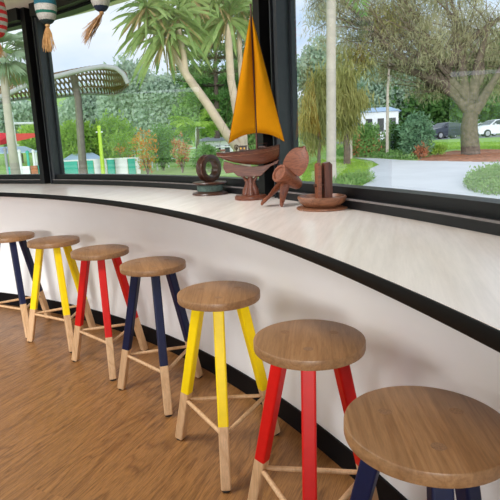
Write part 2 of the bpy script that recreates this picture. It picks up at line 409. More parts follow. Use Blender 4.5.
for x, y, a, col, lab in stools:
    if col in proto: s = copy_tree(proto[col]); s['label'] = lab
    else: s = proto[col] = make_stool(col, lab)
    s.location = (x, y, 0); s.rotation_euler = (0, 0, math.radians(a)); s['group'] = 'three-legged stools along the curved bar'
# ------------------------------------------------------------------ things on the counter
def counter_pt(px, py):
    dd = ray(px, py); t = (H_CT-HC)/dd[2]; p = EYE+dd*t; return Vector((p[0], p[1], H_CT))
# --- spool and ring
ps = counter_pt(210.3, 194.3)
t = thing('rope_spool', 'dark turned wood spool with green cord waist lying flat under the upright ring', 'spool', ps)
MB().lathe([(.001, 0), (.088, 0), (.091, .004), (.088, .010), (.066, .016), (.060, .018), (.001, .018)], 56).build('lower_flange', M['mahog_d'], t, sm=35)
MB().lathe([(.001, .016), (.061, .016), (.065, .022), (.065, .044), (.061, .049), (.001, .049)], 48).build('cord_winding', M['green_cord'], t, sm=35)
MB().lathe([(.001, .048), (.058, .048), (.082, .054), (.087, .059), (.084, .064), (.001, .064)], 56).build('upper_flange', M['mahog_d'], t, sm=35)
r0, ri = .068, .041
t2 = thing('pulley_ring', 'dark grooved wooden ring standing upright on top of the flat spool', 'pulley', ps+Vector((.0, 0, .0642+r0-.001)), math.radians(46))
Mx = Matrix.Rotation(PI/2, 4, 'X')
prof = [(ri, -.022), (r0-.010, -.024), (r0, -.020), (r0, -.014), (r0-.013, -.004), (r0-.013, .004), (r0, .014), (r0, .020), (r0-.010, .024), (ri, .022), (ri-.003, 0)]
MB().lathe(prof, 56, M=Mx, close=True).build('ring_body', M['mahog_d'], t2, sm=40)
MB().lathe([(r0-.020, -.0253), (r0-.012, -.0258), (r0-.012, -.0235), (r0-.020, -.0235)], 56, M=Mx, close=True).build('rim_band', M['dish'], t2, sm=40)
# --- model sailing boat
YB = 2.19
b0 = counter_pt(251, 199.0); YB = b0.y
bt = thing('model_sailboat', 'model sailing boat with two yellow sails on a carved wooden stand', 'model boat', b0)
def bl(px, py, dy=0):                            # boat-local point in its own upright plane
    p = pl(px, py, YB+dy)-b0; return Vector((p.x, dy, p.z))
st = [(216.5, 153, 156, .30), (223, 153.3, 159.5, .62), (233, 152.6, 162.5, .88), (245, 151.4, 164.4, 1), (256, 150, 165, 1), (266, 148.3, 163.4, .88), (275, 146.2, 160.5, .62), (281, 144.5, 156, .34), (286.5, 142.5, 149, .05)]
V = []; Fc = []; nk = 9
for px, yt, yb, w in st:
    a = bl(px, yt); b = bl(px, yb); hw = .046*w
    for k in range(nk):
        u = k/(nk-1)*PI; yy = -math.cos(u)*hw; s = math.sin(u)**.55
        V.append(Vector((a.x, yy, a.z+(b.z-a.z)*s)))
for i in range(len(st)-1):
    for k in range(nk-1): Fc.append((i*nk+k, i*nk+k+1, (i+1)*nk+k+1, (i+1)*nk+k))
Fc += [tuple(range(nk)), tuple(range((len(st)-1)*nk, len(st)*nk))]
for i in range(len(st)-1): Fc.append((i*nk, (i+1)*nk, (i+1)*nk+nk-1, i*nk+nk-1))
hull = MB().add(V, Fc).build('hull', M['mahog'], bt, sm=50)
for sgn in (-1, 1):
    MB().tube([Vector((bl(px, yt).x, sgn*.046*w, bl(px, yt-.3).z)) for px, yt, yb, w in st], .0028, 6).build('gunwale', M['mahog_d'], hull, sm=60)
    MB().tube([Vector((bl(px, yt+3.2).x, sgn*(.046*w*.99+.0006), bl(px, yt+3.2).z)) for px, yt, yb, w in st[:-1]], .0011, 5).build('rubbing_strake', M['dish'], hull, sm=60)
# deck house, wheel, rail
c = bl(243, 148.5); cab = MB().box((c.x, 0, c.z), (.034, .04, .020)).box((c.x, 0, c.z+.0115), (.040, .046, .003)).build('deck_cabin', M['mahog_d'], bt, bev=.001)
for dx in (-.009, .006):
    MB().lathe([(.001, 0), (.004, 0), (.004, .002), (.001, .002)], 14, M=Matrix.Translation((c.x+dx, -.0205, c.z+.001))@Matrix.Rotation(PI/2, 4, 'X')).build('porthole', M['brass'], cab)
w0 = bl(236.3, 147.2); m = MB()
Mw = Matrix.Translation((w0.x, -.012, w0.z))@Matrix.Rotation(math.radians(35), 4, 'Z')@Matrix.Rotation(PI/2, 4, 'X')
m.lathe([(.0095+.0016*math.cos(q), .0016*math.sin(q)) for q in [2*PI*k/8 for k in range(8)]], 24, M=Mw, close=True)
for k in range(4):
    q = PI*k/4; dv = Vector((math.cos(q), math.sin(q), 0))*.0135; m.tube([Mw@dv, Mw@(-dv)], .0009, 5)
m.tube([(w0.x, -.012, w0.z), (w0.x, -.008, w0.z-.016)], .0022, 6)
m.build('ship_wheel', M['mahog_d'], bt)
c = bl(262, 146.8); MB().box((c.x, 0, c.z), (.03, .03, .008)).build('hatch', M['mahog_d'], bt, bev=.001)
m = MB()
for px in (249, 253, 262, 266):
    p = bl(px, 150); q = bl(px, 144.5); m.tube([(p.x, -.036, p.z), (p.x, -.036, q.z)], .001, 5)
m.tube([(bl(248, 144.5).x, -.036, bl(248, 144.5).z), (bl(267, 143).x, -.036, bl(267, 143).z)], .001, 5)
m.build('deck_rail', M['mahog_d'], bt)
c = bl(222, 150.5); MB().box((c.x+.004, 0, c.z), (.022, .03, .010)).build('stern_bench', M['dish'], bt, bev=.001)
mt, mb_ = bl(250.6, 4.5), bl(257.0, 150)
mast = MB().tube([mb_, mb_.lerp(mt, .5), mt-(mt-mb_)*.06, mt], [.0048, .0042, .0036, .0032], 10).build('mast', M['mahog_z'], bt, sm=60)
MB().tube([mt-(mt-mb_)*.012, mt+(mt-mb_)*.004], [.0050, .0050], 10).build('mast_cap', M['mahog_d'], mast, sm=60)
def sail(A, B, Cc, side, name):                  # A head, B foot at the mast, Cc outer corner
    n = 16; V = []; Fq = []
    for i in range(n+1):
        for j in range(n+1):
            u, v_ = i/n, j/n
            p = A.lerp(B, u).lerp(A.lerp(Cc, u), v_)
            bow = math.sin(PI*min(1, v_))*math.sin(PI*(u**.8))*.022
            p = p+Vector((0, -.006-bow-.02*v_*u, 0))+Vector((0, 0, .010*math.sin(PI*v_)*u**4))
            V.append(p)
    for i in range(n):
        for j in range(n): Fq.append((i*(n+1)+j, i*(n+1)+j+1, (i+1)*(n+1)+j+1, (i+1)*(n+1)+j))
    Fq = [q for q in Fq if True]
    o = MB().add(V, Fq).build(name, M['sail'], bt, sm=80)
    md = o.modifiers.new('s', 'SOLIDIFY'); md.thickness = .0008
    g = lambda i, j: V[i*(n+1)+j]
    MB().tube([g(i, n) for i in range(n+1)], .0011, 5).build('leech_cord', M['sailedge'], o)
    MB().tube([g(n, j) for j in range(n+1)], .0011, 5).build('foot_cord', M['sailedge'], o)
    return o
sail(bl(250.2, 15), bl(256.0, 133), bl(228.8, 143.5), -1, 'main_sail')
sail(bl(252.2, 17), bl(257.2, 133), bl(284.0, 141.5), 1, 'fore_sail')
MB().tube([mt-Vector((0, .002, .01)), bl(285.3, 143.3)+Vector((0, -.002, 0))], .0007, 5).build('forestay', M['mahog_d'], bt)
MB().tube([mt-Vector((0, -.002, .01)), bl(218, 152.6)], .0005, 5).build('backstay', M['mahog_d'], bt)
# cradle board cut from wood, pedestal, base
outl = [(224, 161), (235, 164), (250, 166.5), (262, 165.8), (272, 163.2), (279.5, 158.8), (277.5, 163.5), (271, 166), (266.5, 170.5), (261, 175.8), (250, 177), (238, 176.5), (233.5, 172.5), (226, 173.5), (223, 168)]
V = [bl(*q, -.016) for q in outl]+[bl(*q, .016) for q in outl]; n = len(outl)
MB().add(V, [tuple(range(n)), tuple(range(n, 2*n))[::-1]]+[(i, (i+1) % n, n+(i+1) % n, n+i) for i in range(n)]).build('cradle', M['mahog'], bt, bev=.002)
m = MB()
for sx in (-1, 1):                               # two carved leaping fish holding the cradle
    xb = .016*sx
    m.tube([(xb*1.5, 0, .016), (xb*1.25, -.004*sx, .040), (xb*.75, 0, .062), (xb*.9, .003*sx, .080), (xb*1.9, 0, .099)], [.016, .0155, .014, .010, .005], 10)
    m.tube([(xb*1.5, 0, .094), (xb*2.5, .0, .106)], [.003, .007], 6)
m.tube([(0, 0, .014), (0, 0, .06), (0, 0, .098)], [.024, .017, .012], 10)
m.build('pedestal', M['mahog'], bt, sm=50)
MB().lathe([(.001, 0), (.071, 0), (.073, .004), (.072, .014), (.066, .019), (.001, .019)], 48).build('stand_base', M['mahog'], bt, sm=35)
# --- carved propeller
pp = counter_pt(287, 204.5); YP = pp.y
pr = thing('wooden_propeller', 'orange-brown carved wooden three-bladed ship propeller leaning on the counter', 'propeller', pp)
ax = Vector((-.72, -.50, .46)).normalized()
hc = pl(288.5, 185.5, YP)-pp; hc.y = 0
q = Vector((.5, 0, .87)); q = (q-ax*q.dot(ax)).normalized()
rot = ax.to_track_quat('Z', 'X').to_matrix().to_4x4(); Mh = Matrix.Translation(hc)@rot
hub = MB().lathe([(.001, -.062), (.016, -.064), (.022, -.056), (.030, -.02), (.035, .03), (.037, .050), (.035, .054), (.027, .054), (.024, .048), (.001, .046)], 40, M=Mh).build('hub', M['copper'], pr, sm=40)
zmin = 9
blades = []
for k, (ln, wd, e, tw0, tw1) in enumerate(((.115, .050, Vector((.50, .06, .87)), 42, 20), (.125, .034, Vector((-.74, -.22, -.64)), 60, 25), (.110, .032, Vector((-.26, -.62, -.74)), 75, 50))):
    e = e.normalized(); s = ax.cross(e).normalized()
    nn = 12; mm = 8; V = []
    for i in range(nn+1):
        u = i/nn; r = .026+ln*u
        u_ = .14+.855*u; w = wd*(1-abs(2*u_-1)**2.3)**.5
        tw = math.radians(tw0+(tw1-tw0)*u)
        ch = (s*math.cos(tw)+ax*math.sin(tw)); nm = e.cross(ch).normalized()
        for sd in (1, -1):
            for j in range(mm+1):
                v_ = -1+2*j/mm
                th = (.0075*(1-.6*u))*(1-abs(v_)**2.2)+.0008
                V.append(hc+e*r+ch*(w*v_)+e*(-.010*v_*v_)*u+nm*(th*sd+.008*v_*v_))
    Fq = []; row = 2*(mm+1)
    for i in range(nn):
        for j in range(mm):
            a = i*row+j; Fq.append((a, a+1, a+row+1, a+row)); b = a+mm+1; Fq.append((b, b+row, b+row+1, b+1))
        Fq.append((i*row, i*row+row, i*row+row+mm+1, i*row+mm+1)); Fq.append((i*row+mm, i*row+mm+mm+1, i*row+row+mm+mm+1, i*row+row+mm))
    a = nn*row
    for j in range(mm): Fq.append((a+j, a+j+1, a+mm+2+j, a+mm+1+j)); Fq.append((j, mm+1+j, mm+2+j, j+1))
    blades.append((V, Fq)); zmin = min(zmin, min(v.z for v in V))
for V, Fq in blades: MB().add(V, Fq).build('blade', M['copper'], pr, sm=50)
pr.location.z -= zmin-.001
# --- dish with upright cheeks
pd = counter_pt(322, 208.6)
ds = thing('turned_wood_dish', 'round turned wooden dish on a flat disc, nearest piece on the counter', 'dish', pd, .1)
MB().lathe([(.001, 0), (.090, 0), (.093, .003), (.092, .007), (.060, .010), (.001, .010)], 56).build('foot_disc', M['dish'], ds, sm=35)
MB().lathe([(.056, .008), (.066, .012), (.083, .026), (.089, .042), (.087, .047), (.081, .047), (.074, .036), (.052, .030), (.001, .030), (.001, .012)], 56).build('bowl', M['dish'], ds, sm=40)
up = thing('upright_wood_block', 'pair of dark upright wood cheeks standing inside the round dish', 'wood block', pd+Vector((.002, .0, .0305)), .1)
pxm = 1/F*pd.y
def cheek(name, x, w, dpt, h, y, mat, slant):
    pol_ = [(-w/2, 0), (w/2, 0), (w/2, h-slant), (w*.15, h), (-w/2, h-slant*.5)]
    V = [Vector((x+a, y-dpt/2, b)) for a, b in pol_]+[Vector((x+a, y+dpt/2, b)) for a, b in pol_]; n = len(pol_)
    MB().add(V, [tuple(range(n)), tuple(range(n, 2*n))[::-1]]+[(i, (i+1) % n, n+(i+1) % n, n+i) for i in range(n)]).build(name, mat, up, bev=.0015)
cheek('cheek', -.015, .014, .050, .136, 0, M['copper'], .012)
cheek('cheek', .016, .028, .048, .138, -.006, M['mahog_z'], .010)
MB().tube([(-.03, 0, .055), (.036, 0, .055)], .006, 10).build('axle', M['mahog_d'], up, sm=50)
# ------------------------------------------------------------------ hanging woven floats
def hanging(px_c, py_bot, rad, hgt, Y, mat, label, tassel, tm):
    b = pl(px_c, py_bot, Y)
    t = thing('woven_float', label, 'hanging float', b, group=None)
    n = 20; prof = [(.0008, 0)]
    for k in range(1, n): u = k/n; prof.append((rad*(math.sin(PI*u)**(.62 if u > .5 else .80)), hgt*(1-math.cos(PI*u))/2))
    prof.append((.0008, hgt))
    MB().lathe(prof, 36).build('body', mat, t, sm=60)
    MB().tube([(0, 0, hgt-.002), (0, 0, H_CEIL-b.z)], .0016, 6).build('cord', M['straw'], t)
    MB().lathe([(.002, -.012), (.009, -.010), (.011, -.004), (.009, .003), (.002, .005)], 16).build('knot', tm, t, sm=60)
    m = MB()
    (ex, ez, sp) = tassel
    for k in range(90):
        g = rng.normal(0, 1, 3); a = rng.uniform(.82, 1.08)
        e = Vector((ex*a+sp*g[0]*.5*(1 if abs(ex) < .02 else .55), g[1]*sp*.4, ez*a+(g[2]*sp*.45 if abs(ex) > .02 else 0)))
        p0 = Vector((g[0]*.002, g[1]*.002, -.006)); p1 = p0.lerp(e, .35)+Vector((g[1]*.003, g[0]*.002, -.004*(1 if abs(ex) > .02 else 0))); 
        m.tube([p0, p1, p0.lerp(e, .7)+Vector((g[2]*.002, 0, 0)), e], [.0012, .0014, .0013, .0007], 4)
    m.build('tassel', tm, t)
    return t
K = .00503
W_, G_, T_, N_, R_, D_ = srgb(172, 167, 158), srgb(10, 92, 74), srgb(12, 84, 98), srgb(24, 34, 58), srgb(190, 24, 32), srgb(24, 46, 46)
hg = .17
M['float_green'] = stripes('green_white_weave', [(0, D_), (.12, W_), (.27, G_), (.34, W_), (.50, T_), (.68, W_), (.8, G_)], hg)
M['float_navy'] = stripes('navy_white_weave', [(0, N_), (.15, W_), (.32, N_), (.44, W_), (.6, N_)], hg)
M['float_red'] = stripes('red_white_weave', [(0, R_), (.05+.06, W_), (.18, R_), (.26, W_), (.34, R_), (.42, W_), (.5, R_), (.58, W_), (.66, R_), (.76, W_), (.86, R_)], .24)
hanging(47.5, 24.5, .049, hg, 2.55, M['float_green'], 'green and white striped woven float hanging beside the window post', (-.002, -.115, .030), M['straw'])
hanging(101.5, 12.0, .047, hg, 2.55, M['float_navy'], 'navy and white striped woven float with tassel swept to the left', (-.083, -.107, .040), M['straw_d'])
hanging(-3.0, 38, .067, .24, 3.0, M['float_red'], 'red and white striped woven float at the left edge', (-.004, -.10, .03), M['straw'])
# ------------------------------------------------------------------ added fill lamps, out of view, to brighten the room
lamps = []
for k, (x, y) in enumerate(((-1.0, 1.7), (-3.2, 2.6), (-4.4, -.6), (-2.4, -2.2))):
    lab = ['round white ceiling lamp nearest the bar stools', 'round white ceiling lamp over the left part of the room', 'round white ceiling lamp over the middle of the room', 'round white ceiling lamp behind the viewpoint'][k]
    t = thing('ceiling_lamp', lab, 'ceiling lamp', (x, y, H_CEIL))
    MB().lathe([(.001, -.03), (.26, -.03), (.27, -.02), (.27, 0), (.001, 0)], 40).build('lamp_body', M['lamp_white'], t, sm=35)
    li = bpy.data.lights.new('lamp_light', 'AREA'); li.shape = 'DISK'; li.size = .5; li.energy = 32; li.color = (.98, .99, 1)
    lo = bpy.data.objects.new('lamp_light', li); link(lo, t); lo.location = (0, 0, -.035)
# ------------------------------------------------------------------ the outside
M['grass'] = leafmat('mown_grass', srgb(128, 172, 66), srgb(166, 202, 92), 0, .9)
M['hill'] = leafmat('wooded_hillside', srgb(84, 112, 84), srgb(140, 164, 132), 0, .25)
M['path'] = plain('pale_concrete_path', srgb(226, 226, 228), .8, .05, .8)
M['mulch'] = plain('orange_brown_mulch', srgb(176, 112, 76), .95, .45, 5, bmp=.8)
M['asphalt'] = plain('grey_asphalt', srgb(150, 150, 150), .9, .08, 2)
M['ground'] = M['grass']
M['bark'] = plain('rough_grey_brown_bark', srgb(112, 98, 86), .95, .35, 7, bmp=.8)
M['bark_pale'] = plain('smooth_pale_palm_bark', srgb(196, 184, 172), .85, .10, 5, bmp=.2)
M['bark_pan'] = plain('pale_brown_pandanus_bark', srgb(206, 184, 160), .85, .14, 6, bmp=.2)
M['bark_dark'] = plain('dark_bark', srgb(92, 80, 70), .95, .3, 6)
M['twig'] = plain('brown_grey_twig', srgb(118, 104, 92), .95, .2, 6)
M['casuarina'] = leafmat('olive_grey_needles', srgb(132, 136, 98), srgb(212, 206, 166), .45, .8)
M['willowy'] = leafmat('yellow_olive_drooping_leaves', srgb(140, 142, 78), srgb(196, 190, 122), .45, .9)
M['dgreen'] = leafmat('deep_green_leaves', srgb(64, 104, 52), srgb(118, 160, 84), .4, .8)
M['mgreen'] = leafmat('mid_green_leaves', srgb(110, 154, 80), srgb(168, 202, 124), .45, .6)
M['haze'] = leafmat('greyish_green_leaves', srgb(150, 176, 150), srgb(200, 216, 196), .4, .5)  # distance haze is put into this leaf colour
M['bright'] = leafmat('bright_lime_leaves', srgb(132, 176, 62), srgb(190, 218, 104), .45, .8)
M['bluegreen'] = leafmat('blue_green_leaves', srgb(92, 134, 100), srgb(146, 182, 142), .35, 1.6)
M['pandanus'] = leafmat('pandanus_blades', srgb(96, 140, 68), srgb(188, 204, 128), .4, 2.2)
M['fan'] = leafmat('grey_green_fan_leaves', srgb(126, 156, 124), srgb(180, 198, 168), .4, 1.5)
M['dead'] = leafmat('dry_straw_leaves', srgb(168, 142, 96), srgb(206, 182, 132), .3, 3)
M['orange'] = leafmat('orange_flowers', srgb(226, 128, 46), srgb(236, 176, 84), .3, 3)
M['rust'] = leafmat('reddish_new_leaves', srgb(186, 112, 78), srgb(214, 150, 110), .3, 3)
M['white'] = plain('white_paint', srgb(236, 238, 240), .6, .03, 3)
M['teal'] = plain('teal_panel', srgb(60, 182, 160), .6, .06, 3)
M['paleblue'] = plain('pale_blue_roof', srgb(176, 198, 222), .6, .05, 1)
M['redcloth'] = plain('red_shade_cloth', srgb(214, 52, 62), .8, .05, 1)
M['lime_post'] = plain('lime_painted_post', srgb(190, 224, 66), .6, .05, 2)
M['greysteel'] = plain('grey_painted_steel', srgb(160, 164, 168), .5, .06, 2)
M['thatch'] = plain('brown_lattice_slats', srgb(142, 112, 76), .9, .3, 3)
M['roofgrey'] = plain('pale_grey_roof_edge', srgb(168, 170, 168), .7, .05, 1)
M['col'] = plain('grey_brown_column', srgb(122, 114, 106), .9, .15, 4)
M['darkwin'] = plain('dark_building_window', (.03, .035, .04), .2)
M['tyre'] = plain('tyre_rubber', (.02, .02, .02), .8)
M['wheel'] = plain('alloy_wheel', (.55, .55, .57), .35, metal=.6)
M['carglass'] = plain('tinted_car_glass', (.03, .04, .05), .08, spec=1)
for nm, c in (('car_white', (.82, .84, .86)), ('car_silver', (.50, .53, .57)), ('car_black', (.03, .035, .05)), ('car_blue', (.30, .38, .48))):
    M[nm] = plain(nm+'_paint', c, .25, .02, 2, coat=.6)
M['lampglass'] = plain('pale_lamp_glass', (.8, .82, .85), .15)
# ---- ground
def grid_ground():
    rs = list(np.concatenate([np.linspace(0, 40, 70), np.geomspace(42, 220, 36)])); na = 150
    V = []; Fq = []
    for r in rs:
        for k in range(na+1):
            a = math.radians(-30+220*k/na); x, y = r*math.cos(a), r*math.sin(a); V.append((x, y, gz(x, y)-(.25 if r < 9 else 0)))
    for i in range(len(rs)-1):
        for k in range(na): Fq.append((i*(na+1)+k, i*(na+1)+k+1, (i+1)*(na+1)+k+1, (i+1)*(na+1)+k))
    return V, Fq
V, Fq = grid_ground(); V = np.array(V)
o = np_mesh('ground', V, Fq, M['grass'], smooth=True); tag(o, kind='structure')
def drape(name, outline, mat, lift, kind='structure', res=26, label=None, cat=None, rough=0):
    """a surface following the ground inside a closed outline of (x, y) points"""
    import bmesh
    b = bmesh.new(); vs = [b.verts.new((p[0], p[1], 0)) for p in outline]; b.faces.new(vs)
    bmesh.ops.triangulate(b, faces=b.faces[:])
    for _ in range(7):
        es = [e for e in b.edges if e.calc_length() > 1.1]
        if not es: break
        bmesh.ops.subdivide_edges(b, edges=es, cuts=1); bmesh.ops.triangulate(b, faces=[f for f in b.faces if len(f.verts) > 3])
    for q in b.verts: q.co.z = gz(q.co.x, q.co.y)+lift+random.uniform(-rough, rough)
    me = bpy.data.meshes.new(name); bmesh.ops.recalc_face_normals(b, faces=b.faces); b.to_mesh(me); b.free(); me.materials.append(mat)
    o = link(bpy.data.objects.new(name, me)); return tag(o, label, cat, kind=kind)
G = lambda L: [(gpt(*q).x, gpt(*q).y) for q in L]
path = [(300, 216), (366, 184), (376, 178), (366, 175), (368, 170), (379, 165), (372, 161), (354, 158), (378, 158.6), (400, 160.3), (430, 161.2), (470, 161.5), (520, 161), (600, 161), (640, 200), (560, 230)]
drape('path', G(path), M['path'], .012)
mul = [(414, 161.5), (424, 158.5), (440, 154), (455, 151.5), (480, 150.5), (520, 150.5), (600, 152), (620, 158), (560, 161.8), (470, 162.2)]
drape('mulch_bed', G(mul), M['mulch'], .03, rough=.03)
cp = [(425, 139.6), (500, 138.6), (600, 137), (600, 135.9), (500, 137.2), (425, 138.2)]
park = [(8, 43), (30, 38), (44, 58), (20, 70), (8, 66)]
drape('car_park_surface', park, M['asphalt'], .012)
# ---- leaves
def blades(cen, dirs, L, W, sag=.0, seg=1, face=None):
    """leaf blades: cen (n,3) roots, dirs (n,3) unit, L, W arrays"""
    n = len(cen); L = np.broadcast_to(L, (n,))[:, None]; W = np.broadcast_to(W, (n,))[:, None]
    r = rng.normal(size=(n, 3)); s = np.cross(dirs, r); s /= np.linalg.norm(s, axis=1, keepdims=True)+1e-9
    rows = []
    for i in range(seg+1):
        u = i/seg; w = W*(.5 if i == 0 else (1 if i < seg else .12)) if seg > 1 else None
        p = cen+dirs*L*u; p[:, 2] -= (sag*(L[:, 0])*u*u)
        rows.append((p, w))
    if seg == 1:
        a = cen; m_ = cen+dirs*L*.5; e = cen+dirs*L
        m_ = m_.copy(); e = e.copy(); e[:, 2] -= sag*L[:, 0]; m_[:, 2] -= sag*L[:, 0]*.25
        V = np.stack([a, m_+s*W*.5, e, m_-s*W*.5], 1).reshape(-1, 3); F_ = np.arange(4*n).reshape(-1, 4); return V, F_
    V = np.stack([q for p, w in rows for q in (p-s*w*.5, p+s*w*.5)], 1).reshape(-1, 3); k = 2*(seg+1)
    base = np.arange(n)[:, None]*k; F_ = np.concatenate([base+np.array([[2*i, 2*i+1, 2*i+3, 2*i+2]]) for i in range(seg)])
    return V, F_
def cat_(parts):
    V = []; F_ = []; n = 0
    for a, b in parts: V.append(a); F_.append(b+n); n += len(a)
    return np.concatenate(V), np.concatenate(F_)
def unit(a): return a/(np.linalg.norm(a, axis=1, keepdims=True)+1e-9)
def cloud(blobs, nclus, per, spread, L, W, droop=0., sag=0.):
    """clusters of leaves through ellipsoids (x,y,z,rx,ry,rz)"""
    vol = np.array([b[3]*b[5] for b in blobs]); pr_ = vol/vol.sum(); out = []
    idx = rng.choice(len(blobs), nclus, p=pr_); B = np.array(blobs)[idx]
    u = unit(rng.normal(size=(nclus, 3)))*(rng.random((nclus, 1))**.45); cc = B[:, :3]+u*B[:, 3:]
    cc = np.repeat(cc, per, 0); n = len(cc)
    p = cc+rng.normal(size=(n, 3))*spread
    dr = unit(rng.normal(size=(n, 3))+np.array([0, 0, -droop])*1.0)
    return blades(p, dr, L*rng.uniform(.6, 1.3, n), W*rng.uniform(.7, 1.3, n), sag)
def limb(m, a, b, r0, r1, wob=.1, n=5, k=6, mi=0):
    a, b = Vector(a), Vector(b); Ln = (b-a).length; pts = []
    for i in range(n+1):
        u = i/n; j = wob*Ln*math.sin(PI*u); pts.append(a.lerp(b, u)+Vector((random.uniform(-1, 1)*j*.4, random.uniform(-1, 1)*j*.4, random.uniform(-.4, .6)*j*.5)))
    m.tube(pts, [r0+(r1-r0)*i/n for i in range(n+1)], k, mi); return pts
def tree(name, label, cat, base, fork, blobs, leaf, bark, r, nclus, per, spread, L, W, droop=0, sag=0, group=None, forks=None, twigs=0):
    t = thing(name, label, cat, (base.x, base.y, base.z), group=group); off = Vector(base)
    m = MB(); fz = Vector(fork)-off
    limb(m, (0, 0, -.2), fz, r*1.15, r*.8, .04, 5, 10)
    tips = []
    for bl_ in blobs:
        c = Vector(bl_[:3])-off; pts = limb(m, fz, c, r*.5, r*.12, .18, 5, 7); tips.append((pts, bl_))
    for _ in range(twigs):
        pts, bl_ = random.choice(tips); a = random.choice(pts[2:]); e = Vector(bl_[:3])-off+Vector((random.uniform(-1, 1)*bl_[3], random.uniform(-1, 1)*bl_[4], random.uniform(-1, 1)*bl_[5]))
        limb(m, a, e, r*.10, r*.03, .12, 4, 4)
    m.build('trunk', bark, t, sm=70)
    V, F_ = cloud([tuple((bl_[0]-off.x, bl_[1]-off.y, bl_[2]-off.z))+tuple(bl_[3:]) for bl_ in blobs], nclus, per, spread, L, W, droop, sag)
    np_mesh('foliage', V, F_, leaf, t); return t
def bb(px, py, dist, rpx, rpy=None, depth=None):        # an ellipsoid from where it stands in the view
    p = at(px, py, dist); s = dist/F*1.03; rpy = rpy or rpx
    return (p.x, p.y, p.z, rpx*s, (depth or rpx)*s, rpy*s)
# ---- big she-oak on the right
base = foot(471, 24); fork = at(470, 104, 24)
bl_ = [bb(*q) for q in ((340, 18, 24, 30, 24), (372, 36, 24, 30, 24), (402, 12, 24, 34, 26), (425, 44, 23.5, 34, 24), (395, 62, 25, 30, 18), (452, 14, 24, 34, 24), (460, 60, 25, 30, 20), (490, 30, 24.5, 34, 30), (505, 70, 25, 26, 26), (432, 82, 24.5, 26, 12), (385, -20, 24, 40, 24), (450, -24, 25, 40, 26), (330, -10, 24, 26, 24))]
tree('she_oak', 'big she-oak with drooping olive-grey foliage and thick dark trunk in the mulch bed', 'tree', base, fork, bl_, M['casuarina'], M['bark'], .36, 1500, 24, .17, .27, .028, 1.3, .12, twigs=230)
t = [o for o in C.objects if o.name.startswith('she_oak')][0]
m = MB(); off = Vector(base)
for q in (((470, 112), (447, 84), (418, 40), (400, 16)), ((468, 108), (462, 70), (455, 30)), ((474, 112), (492, 84), (512, 50)), ((472, 100), (478, 62), (492, 18)), ((450, 88), (420, 74), (385, 66)), ((440, 74), (470, 40), (505, 14))):
    pts = [at(px, py, 24)-off for px, py in q]; m.tube(pts, [.26-.2*i/(len(pts)-1) for i in range(len(pts))], 8)
m.build('branch', M['bark'], t, sm=70)
# ---- other trees on the right
tree('broadleaf_tree', 'dark green broadleaf tree behind the she-oak trunk and parked cars', 'tree', foot(500, 76), at(498, 110, 76), [bb(*q) for q in ((420, 104, 74, 30, 12), (450, 98, 75, 26, 16), (490, 96, 76, 24, 16), (515, 92, 76, 24, 22), (395, 96, 75, 16, 16))], M['dgreen'], M['bark_dark'], .3, 1100, 14, .8, .9, .55, .3)
tree('weeping_tree', 'yellow-olive weeping tree just right of the smooth palm trunk', 'tree', foot(347.5, 21), at(346, 118, 21), [bb(*q) for q in ((350, 100, 21, 12, 10), (345, 116, 21, 11, 18), (358, 96, 21.5, 9, 8), (341, 92, 21, 9, 14), (347, 76, 21, 7, 8))], M['willowy'], M['bark'], .13, 170, 16, .16, .42, .045, 2.6, .1)
tree('weeping_tree', 'yellow-olive weeping tree between the window post and the smooth palm trunk', 'tree', foot(319, 19), at(318, 120, 19), [bb(*q) for q in ((318, 96, 19, 12, 20), (314, 120, 19, 12, 24), (322, 80, 19, 12, 12))], M['willowy'], M['twig'], .06, 200, 16, .15, .40, .04, 2.6, .1)
# smooth palm trunk standing close to the window
b = foot(331, 14.2); top = at(331, -30, 14.2)
t = thing('palm_tree', 'smooth pale palm trunk rising straight up left of the concrete path', 'palm tree', b)
pts = [Vector((0, 0, -.1)), Vector((0, 0, .15))]+[Vector((0, 0, .15)).lerp(top-b, u/12) for u in range(1, 13)]
m = MB(); m.tube(pts, [.19, .155]+[.135-.015*u/12 for u in range(1, 13)], 16)
m.build('trunk', M['bark_pale'], t, sm=60)
zt = (top-b).z; m = MB()
for k in range(48):
    z = .3+k*(zt-.4)/48; m.lathe([(.1365-.013*z/zt, z), (.1395-.013*z/zt, z+.01), (.1365-.013*z/zt, z+.02)], 18, M=Matrix.Translation(((top-b).x*z/zt, (top-b).y*z/zt, 0)))
m.build('ring_scar', M['bark_pale'], t, sm=60)
def frond_crown(parent, c, n, Lf, mat, droop, lw=.05, ll=.5, up=.5):
    m = MB(); parts = []
    for k in range(n):
        a = 2*PI*k/n+random.uniform(-.2, .2); e = random.uniform(-.25, 1.0)*up+.25
        d0 = Vector((math.cos(a)*math.cos(e), math.sin(a)*math.cos(e), math.sin(e))); pts = [Vector(c)+d0*Lf*u-Vector((0, 0, droop*Lf*u*u)) for u in np.linspace(0, 1, 9)]
        m.tube(pts, [.022-.017*i/8 for i in range(9)], 5)
        P_ = np.array([list(pts[int(i)].lerp(pts[min(8, int(i)+1)], i-int(i))) for i in np.linspace(1.2, 7.9, 34)])
        side = d0.cross(Vector((0, 0, 1))).normalized()
        for sg in (-1, 1):
            dd = unit(np.array([list(side*sg)])+np.array([list(d0)])*.7+rng.normal(size=(34, 3))*.12+np.array([[0, 0, -.35]])); parts.append(blades(P_, dd, ll*np.sin(np.linspace(.5, 2.9, 34)), lw, .25))
    m.build('frond_stem', mat, parent); V, F_ = cat_(parts); np_mesh('fronds', V, F_, mat, parent)
frond_crown(t, top-b, 11, 2.2, M['mgreen'], .45)
